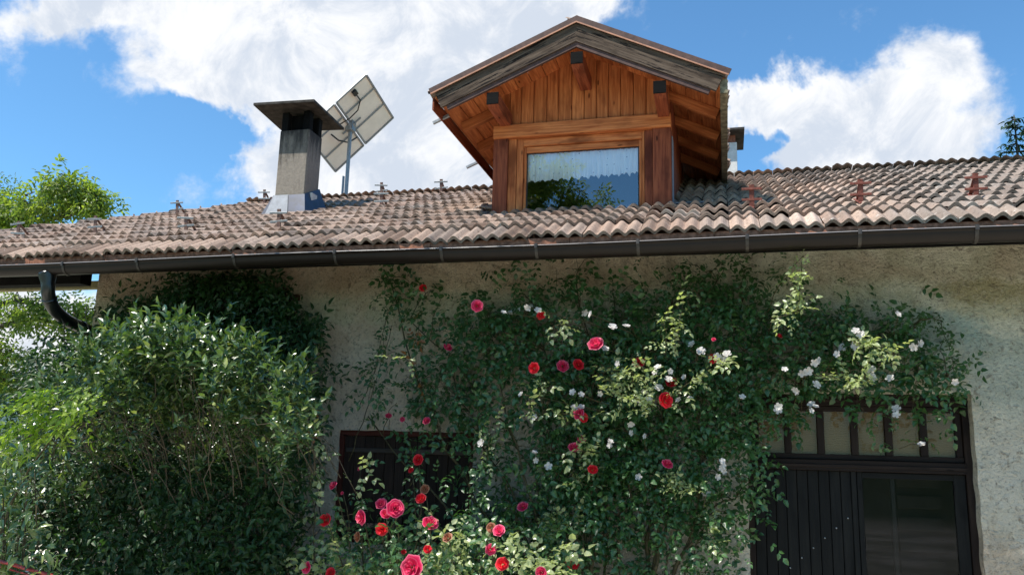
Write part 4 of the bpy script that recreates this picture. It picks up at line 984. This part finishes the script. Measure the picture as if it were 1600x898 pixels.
litB = [(1250, 445, -10, 90, 22, 1.02, 'rose_new_lit'), (1235, 490, 50, -20, 12, .9, 'rose_new_lit'), (1062, 500, -14, 90, 14, .88, 'rose_new_lit'), (1040, 520, 0, 80, 9, .86, 'rose_new_lit'), (985, 615, 70, 40, 30, .72, 'rose_new_lit'), (1005, 590, 40, 20, 14, .75, 'rose_new_lit'),
        (1075, 600, 50, -40, 14, .74, 'rose_new_lit'), (1062, 760, 40, 6, 18, .56, 'rose_new_lit'), (1110, 820, 14, 50, 16, .5, 'rose_new_lit'), (1370, 545, 70, 24, 26, .80, 'rose_new_lit'), (1315, 592, 80, 10, 20, .7, 'rose_new_lit'),
        (1125, 560, 40, 10, 9, .75, 'rose_new_lit'), (1000, 570, 30, 20, 6, .7, 'rose_new_lit'), (1160, 440, 10, -40, 5, .3, 'rose_leaf'), (1350, 650, 20, 60, 8, .2, 'rose_leaf'), (1430, 660, 6, 60, 9, .22, 'rose_leaf'), (1240, 650, 20, 50, 9, .25, 'rose_leaf'), (1480, 540, 20, 80, 9, .2, 'rose_leaf')]
wall_rose('rambling_rose', 'rambling rose with small white flowers spreading over the dark door', 11, 24, px(1010, 1080, WY - .12).to_tuple()[:2] + (0,),
          [(1050, 480, .12), (1120, 440, .1), (1200, 500, .15), (1300, 520, .15), (1420, 520, .15), (1480, 590, .1), (1250, 600, .2), (1080, 600, .2), (1140, 660, .12), (1160, 760, .1), (1020, 700, .2), (1350, 600, .2), (1100, 820, .1), (1160, 470, .1)],
          whb, .058, litB)

# rose bush in front of the window
def rose_bush():
    base = px(640, 1080, -1.0); base.z = 0
    root = tag(empty('rose_bush', base), 'rose bush with many pink blooms and pale leaves below the shuttered window', 'rose bush')
    Yb = {}
    bl = [(522, 759, .95, 'p'), (562, 733, .6, 'b'), (509, 812, 1.1, 'r'), (567, 807, 1.35, 'p'), (596, 787, .95, 'p'), (617, 794, 1.2, 'p'), (597, 826, .95, 'r'), (602, 803, .9, 'p'), (654, 718, 1.0, 'r'), (643, 735, .65, 'r'), (658, 779, .95, 'r'),
          (664, 764, .8, 'f'), (672, 818, 1.1, 'p'), (668, 858, .75, 'r'), (631, 862, .5, 'r'), (645, 886, 1.6, 'p'), (480, 886, .95, 'p'), (517, 894, .7, 'r'), (560, 838, .8, 'f'), (780, 829, .9, 'p'), (767, 858, 1.05, 'p'), (785, 881, .9, 'r'),
          (768, 824, .75, 'f'), (846, 893, .9, 'p'), (700, 840, .8, 'f'), (535, 770, .45, 'b')]
    mb = MB(); P = []; Pn = []
    for i, (u, v, s, k) in enumerate(bl):
        Y = {0: -1.25, 1: -1.0, 2: -.8}[i % 3]
        if v < 740: Y = -.75
        if v > 790: Y = -1.35 - .1 * (i % 2)
        p = px(u, v, Y); bloom(random.choice({'r': RED, 'p': PINK, 'f': FADE, 'b': BUD}[k]), 'rose_bud' if k == 'b' else 'rose_bloom', p, .053 * s, root, (random.gauss(0, .45), -1, random.gauss(.4, .35)))
        b = base + Vector(((p.x - base.x) * .55 + random.gauss(0, .08), random.uniform(-.1, .15), .0)); b.z = 0
        pts = cane(mb, b, p - Vector((0, -.02, .01)), (0, .03, 0), .008, .004, 12, .012)
        L = (p - b).length
        for q in range(6):
            tq = 1 - .07 - q * .07 - random.random() * .03; P.append(b.lerp(p, tq) + Vector((random.gauss(0, .03), random.gauss(0, .03), random.gauss(0, .02))))
    for (u, v, n, ru, rv) in ((700, 848, 26, 42, 26), (530, 850, 18, 45, 30), (560, 890, 30, 90, 16), (470, 893, 14, 35, 12), (640, 893, 12, 40, 10), (800, 870, 26, 45, 40), (860, 865, 18, 30, 34), (870, 890, 10, 40, 10), (735, 885, 14, 50, 15), (500, 760, 8, 14, 60), (570, 745, 6, 20, 20), (490, 700, 7, 14, 50)):
        for _ in range(int(n * 1.0)): Pn.append(px(u + random.gauss(0, ru * .5), v + random.gauss(0, rv * .5), random.uniform(-1.3, -.9)))
    for _ in range(330): P.append(px(random.uniform(450, 900), random.uniform(815, 960) , random.uniform(-.9, -.2)))
    for _ in range(34): P.append(px(random.uniform(540, 740), random.uniform(720, 860) , random.uniform(-.6, -.1)))
    for (a, b, m) in (((492, 900), (478, 655), 'c'), ((545, 720), (612, 508), 'c'), ((640, 760), (655, 700), 'c'), ((560, 640), (600, 530), 'c')):
        pts = cane(mb, px(*a, -1.0 if a[0] < 500 else 0), px(*b, -1.0 if a[0] < 500 else 0), (.02, 0, 0), .006, .003, 12, .008)
        for q in pts[3:]: P.append(q + Vector((random.gauss(0, .03), 0, 0)))
    mb.build('stems', M['cane'], root)
    foliage(np.array([tuple(p) for p in P]), M['rose_leaf'], root, .062, 5)
    foliage(np.array([tuple(p) for p in Pn]), M['rose_new_lit'], root, .064, 5, 'young_leaves', (0, -.3, .0), (0, -.4, 1), .7)
    Pb = np.array([tuple(px(480 + random.gauss(0, 9), random.uniform(648, 690), -1.0)) for _ in range(7)]); foliage(Pb, M['rose_brown'], root, .035, 5, 'red_leaves')
    return root
rose_bush()

# ---- dark climber on the wall left, with stems
def in_poly(u, v, poly):
    c = False; j = len(poly) - 1
    for i in range(len(poly)):
        (x1, y1), (x2, y2) = poly[i], poly[j]
        if (y1 > v) != (y2 > v) and u < (x2 - x1) * (v - y1) / (y2 - y1) + x1: c = not c
        j = i
    return c
def poly_sample(poly, n, yf, edge=10):
    us = [p[0] for p in poly]; vs = [p[1] for p in poly]; out = []
    while len(out) < n:
        u, v = random.uniform(min(us), max(us)), random.uniform(min(vs), max(vs))
        if in_poly(u + random.gauss(0, edge), v + random.gauss(0, edge), poly):
            Y = yf(u, v); out.append(tuple(px(u, v, Y)))
    return np.array(out)
dark_poly = [(160, 520), (180, 480), (240, 470), (270, 430), (330, 424), (400, 426), (440, 440), (450, 470), (480, 480), (508, 500), (500, 525), (470, 540), (520, 570), (526, 600), (500, 625), (505, 680), (485, 720), (470, 760), (470, 950), (0, 950), (0, 620), (120, 560)]
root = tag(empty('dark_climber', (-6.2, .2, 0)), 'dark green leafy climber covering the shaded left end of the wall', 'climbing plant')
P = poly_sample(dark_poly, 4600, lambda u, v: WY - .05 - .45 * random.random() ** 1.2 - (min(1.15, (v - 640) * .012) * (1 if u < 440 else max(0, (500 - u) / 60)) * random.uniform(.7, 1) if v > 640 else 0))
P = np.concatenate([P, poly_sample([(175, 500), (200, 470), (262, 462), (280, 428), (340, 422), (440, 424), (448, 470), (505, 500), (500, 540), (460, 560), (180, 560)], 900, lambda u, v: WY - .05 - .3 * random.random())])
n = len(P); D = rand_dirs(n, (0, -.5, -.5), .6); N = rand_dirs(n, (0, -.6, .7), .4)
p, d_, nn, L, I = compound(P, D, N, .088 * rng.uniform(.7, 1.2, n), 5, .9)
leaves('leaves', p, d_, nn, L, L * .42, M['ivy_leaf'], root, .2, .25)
mb = MB()
for k in range(40):
    a = px(random.uniform(180, 470), 930, WY - .05); b = px(random.uniform(200, 500), random.uniform(440, 700), WY - .3); cane(mb, a, b, (random.gauss(0, .2), -.05, 0), .012, .004, 12, .03)
mb.build('stems', M['twig'], root)
# vine over the downpipe
P = poly_sample([(50, 620), (60, 545), (105, 522), (160, 520), (220, 540), (220, 610), (140, 620)], 330, lambda u, v: -.2 - .6 * random.random())
n = len(P); p, d_, nn, L, I = compound(P, rand_dirs(n, (-.6, -.2, -.3), .5), rand_dirs(n, (0, -.5, .8), .4), .085, 7, .8)
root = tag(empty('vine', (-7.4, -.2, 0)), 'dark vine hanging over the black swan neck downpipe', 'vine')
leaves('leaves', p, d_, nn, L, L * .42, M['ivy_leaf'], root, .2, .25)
mb = MB()
for k in range(7): cane(mb, px(150 + 10 * k, 700, -.3), px(70 + 22 * k, 500 + random.gauss(0, 20), -.5), (0, -.1, .1), .01, .004)
mb.build('stems', M['twig'], root)

# ---- big sunlit shrub
sh_poly = [(-20, 760), (0, 720), (60, 650), (100, 605), (130, 562), (190, 548), (235, 520), (275, 505), (300, 525), (350, 545), (410, 562), (445, 590), (480, 612), (492, 650), (480, 700), (440, 740), (400, 750), (330, 790), (260, 800), (180, 820), (120, 850), (80, 960), (-20, 960)]
def shrub_y(u, v):
    top = np.interp(u, [-20, 60, 130, 275, 410, 492], [720, 650, 562, 505, 562, 650]); q = (v - top) / 90.
    front = -1.95 - .25 * min(max(q, 0), 1) + (.0 if q < .9 else min((q - .9) * .8, 1.35)) + .35 * ((u - 260) / 260.) ** 2 + .22 * noise.noise(Vector((u * .02, v * .02, 0)))
    return front
root = tag(empty('glossy_shrub', (-5.2, -1.2, 0)), 'big rounded glossy-leaved shrub, sunlit on top, with bare twigs showing in its lower front', 'shrub')
tips = poly_sample(sh_poly, 4200, lambda u, v: shrub_y(u, v + random.gauss(0, 22)) + random.expovariate(2.2), 15)
tips = [q for q in tips if noise.noise(Vector(q) * 3.1) + .5 * noise.noise(Vector(q) * 7) > -.02 + .28 * max(0, min(1, (2.1 - q[2]) / .7))]
for (u, v) in ((272, 498), (285, 515), (250, 520), (300, 528), (345, 538), (205, 540), (415, 558), (440, 590), (150, 556), (475, 612), (230, 532), (390, 548), (128, 575)):
    a = px(u, v, shrub_y(u, v + 12)); tips += [tuple(a + Vector((random.gauss(0, .03), random.gauss(0, .04), -.05 * k))) for k in range(6)]
twm = MB(); PP, DD, NN = [], [], []
for q in tips:
    q = Vector(q); ax = Vector((random.gauss(0, .5), -.35 + random.gauss(0, .4), .75 + random.gauss(0, .4))).normalized(); Ls = random.uniform(.12, .30)
    nl = random.randint(6, 10); s1 = ax.orthogonal().normalized(); s2 = ax.cross(s1)
    for k in range(nl):
        f = k / nl; an = k * 2.4; dd = (s1 * cos(an) + s2 * sin(an)) * (1 - .6 * f) + ax * (.35 + .9 * f)
        PP.append(q + ax * (Ls * f)); DD.append(dd); NN.append(ax - dd * .3 + Vector((0, 0, .4)))
PP, DD, NN = (np.array([tuple(x) for x in a]) for a in (PP, DD, NN))
Lf = .092 * rng.uniform(.65, 1.25, len(PP)); leaves('leaves', PP, DD, NN, Lf, Lf * .42, M['shrub_leaf'], root, .15, .3)
for k in range(260):
    q = Vector(tips[random.randrange(len(tips))]); st = q + Vector((random.gauss(0, .25), .35, -.5 + random.gauss(0, .2))); cane(twm, st, q, (0, -.05, .05), .0045, .0018, 6, .03)
for k in range(130):
    u, v = random.uniform(60, 450), random.uniform(660, 900); y = shrub_y(u, v) - .05; a = px(u, v, y); b = a + Vector((random.gauss(0, .35), random.gauss(0, .08), random.gauss(.1, .22)))
    cane(twm, a, b, (0, -.04, .05), .0032, .0015, 8, .03)
twm.build('twigs', M['twig'], root)

# yellow-green wisteria sprays and sunlit leaves on the far left
root = tag(empty('wisteria', (-6.6, -2.0, 0)), 'bright yellow-green wisteria sprays at the left end of the shrub', 'wisteria')
P = poly_sample([(20, 690), (40, 630), (75, 600), (120, 600), (180, 612), (175, 640), (110, 680), (60, 700), (30, 720)], 95, lambda u, v: -2.35 - .2 * random.random(), 4)
n = len(P); p, d_, nn, L, I = compound(P, rand_dirs(n, (-.9, -.5, -.2), .4), rand_dirs(n, (0, -.4, 1), .3), .078, 7, .75); leaves('leaves', p, d_, nn, L, L * .38, M['wist_leaf'], root, .15, .2)
mb = MB(); cane(mb, (-6.6, -1.9, 0), px(100, 640, -2.3), (0, 0, 0), .02, .006); cane(mb, px(130, 640, -2.2), px(30, 690, -2.4)); mb.build('stems', M['cane'], root)
root = tag(empty('tall_weed', (-6.9, -2.6, 0)), 'tall pale-leaved plant in full sun at the lower left edge', 'plant')
P = poly_sample([(-30, 690), (20, 690), (60, 720), (60, 800), (90, 860), (100, 950), (-30, 950)], 330, lambda u, v: -2.7 - .5 * random.random(), 8)
n = len(P); D = rand_dirs(n, (.1, -.5, -.1), .6); L = .11 * rng.uniform(.5, 1.15, n); leaves('leaves', P, D, rand_dirs(n, (0, -.3, 1), .35), L, L * .36, M['shrub_leaf'], root, .3, .3)
mb = MB()
for k in range(9): a = px(random.uniform(-10, 80), 940, -2.8); a.z = 0; cane(mb, a, px(random.uniform(-10, 60), random.uniform(700, 800), -2.8), (0, 0, 0), .008, .004)
mb.build('stems', M['cane'], root)
# red rail
mb = MB(); a, b = px(-30, 868, -3.0), px(130, 912, -3.0); mb.tube([a, b], .013, 8); mb.tube([a + Vector((0, 0, -.035)), b + Vector((0, 0, -.035))], .006, 6)
r_ = mb.build('red_rail', M['hat']); tag(r_, 'thin red metal rail slanting through the bottom left corner', 'rail')

# ------------------------------------------------------------------ trees
def tree(name, label, base, height, crown, n_tips, leafsize, m, seed, group=None, k=7, width=.4, trunk_r=.22, droop=(0, 0, -.5)):
    """crown: list of ellipsoids (centre, radii); boughs run from the trunk to points in them"""
    rs = random.Random(seed); root = tag(empty(name, base), label, 'tree', group)
    base = Vector(base); mb = MB(); top = Vector((base.x + rs.gauss(0, .3), base.y + rs.gauss(0, .3), height * .8))
    tp = [base.lerp(top, i / 9) + Vector((rs.gauss(0, .06), rs.gauss(0, .06), 0)) * (1 if 0 < i else 0) for i in range(10)]
    mb.tube(tp, [trunk_r * (1 - .085 * i) for i in range(10)], 10); P = []
    for (c, rad) in crown:
        c = Vector(c); nb = max(4, int(n_tips * .045))
        a = min(tp[2:], key=lambda q: (q - c).length + (1.5 if q.z > c.z else 0)); limb = cane(mb, a, c, (0, 0, .2), trunk_r * .35, .03, 8, .12)
        hubs = []
        for _ in range(nb):
            v = Vector((rs.gauss(0, 1), rs.gauss(0, 1), rs.gauss(0, 1))).normalized() * (rs.random() ** .35); q = c + Vector((v.x * rad[0], v.y * rad[1], v.z * rad[2]))
            cane(mb, rs.choice(limb[3:]), q, (0, 0, .15), .022, .006, 6, .07); hubs.append(q)
        for _ in range(n_tips):
            h = rs.choice(hubs); P.append(tuple(h + Vector((rs.gauss(0, .24), rs.gauss(0, .24), rs.gauss(0, .17))) * min(1, max(rad))))
    mb.build('trunk', M['bark'], root)
    P = np.array(P); n = len(P); p, d_, nn, L, I = compound(P, rand_dirs(n, droop, .6), rand_dirs(n, (0, 0, 1), .45), leafsize * rng.uniform(.7, 1.2, n), k, .8)
    leaves('crown', p, d_, nn, L, L * width, m, root, .2, .2); return root
def E_(u, v, Y, r): p = px(u, v, Y); return (tuple(p), r)
bx = px(-60, 600, 7.5)
tree('walnut_tree', 'walnut tree with drooping leaves rising behind the left end of the roof', (bx.x, 7.5, 0), 7.5,
     [E_(110, 292, 7, (.55, .5, .42)), (tuple(px(150, 315, 7)), (.45, .4, .3)), E_(40, 320, 7, (.8, .7, .4)), E_(-30, 300, 7.5, (.9, .8, .7)), E_(10, 350, 7.5, (.8, .7, .4)), E_(-120, 330, 8, (1.2, 1, 1)),
      E_(60, 480, 8, (1.1, .8, .35)), E_(0, 560, 8, (.8, .8, .5)), E_(140, 500, 8.5, (.8, .8, .4)), E_(-60, 470, 8, (1, 1, .8)), E_(20, 600, 8.5, (.8, .8, .3))], 300, .12, M['walnut_leaf'], 3)
# trees mirrored in the dormer window, behind the photographer
for (x, y, h, s, lb) in ((-5.5, -16, 11.7, 5, 'tall leafy tree on the near side of the yard, mirrored in the dormer window'), (-10.5, -17, 8.4, 6, 'second leafy tree at the far left of the yard, nearer the walnut')):
    tree('yard_tree', lb, (x, y, 0), h, [((x + dx, y + dy, h * z), (r, r, r * .8)) for dx, dy, z, r in ((0, 0, .90, .9), (-1.3, .3, .86, 1.0), (1.1, -.2, .84, .75), (-2.4, .2, .89, .9), (.2, -.5, .78, 1.1), (-1.2, .5, .72, 1.1), (.8, .5, .66, 1.0))], 260, .16, M['walnut_leaf'], s, trunk_r=.25, droop=(0, 0, -.3))
tree('yard_tree', 'unseen leafy tree added left of the view, its limbs shading bush and lower wall', (-9.6, -5.4, 0), 9.0,  # added out of view; crown and limb set to shade shrub and lower wall
     [((-7.2, -4.15, 5.3), (1.0, .6, .75)), ((-7.6, -4.6, 4.6), (1.0, .6, .8)), ((-5.9, -3.4, 8.9), (.9, .35, .35)), ((-4.3, -3.3, 9.0), (.9, .35, .35)), ((-9.8, -5.6, 6.0), (1.2, 1.2, .9))], 210, .11, M['walnut_leaf'], 8, trunk_r=.2)
# spruces far right
def spruce(x, y, h, seed, label):
    rs = random.Random(seed); root = tag(empty('spruce_tree', (x, y, 0)), label, 'tree', 'spruces beyond the ridge'); mb = MB(); mb.tube([(x, y, 0), (x + .05, y, h)], [h * .018, .02], 8)
    P, D = [], []
    z = h * .35
    while z < h:
        f = (h - z) / (h * .65); L = .25 + 2.6 * f * rs.uniform(.65, 1.05)
        for k in range(rs.randint(4, 6)):
            an = rs.random() * 2 * pi; d = Vector((cos(an), sin(an), .12 - .35 * f)); o = Vector((x, y, z)); tip = o + d * L; mb.tube([o, o + d * L * .5 + Vector((0, 0, -.05)), tip], [.03, .02, .008], 5)
            for q in range(int(9 + 26 * f)):
                s = rs.random() ** .7; pp = o + d * L * s; P.append(tuple(pp + Vector((rs.gauss(0, .06), rs.gauss(0, .06), -.02)))); D.append(tuple(d + Vector((rs.gauss(0, .7), rs.gauss(0, .7), -.35 + rs.gauss(0, .3)))))
        z += h * .022
    mb.build('trunk', M['bark'], root); P, D = np.array(P), np.array(D); leaves('crown', P, D, rand_dirs(len(P), (0, 0, 1), .3), .30 * rng.uniform(.6, 1.2, len(P)), .075, M['needle'], root, .25, .1)
tp = px(1582, 180, 26); spruce(tp.x, 26, tp.z, 4, 'taller dark spruce tip showing above the right end of the ridge')
tp = px(1612, 205, 27); spruce(tp.x, 27, tp.z, 9, 'shorter spruce half cut off by the right edge of the view')
print('faces', sum(len(o.data.polygons) for o in SC.objects if o.type == 'MESH'))
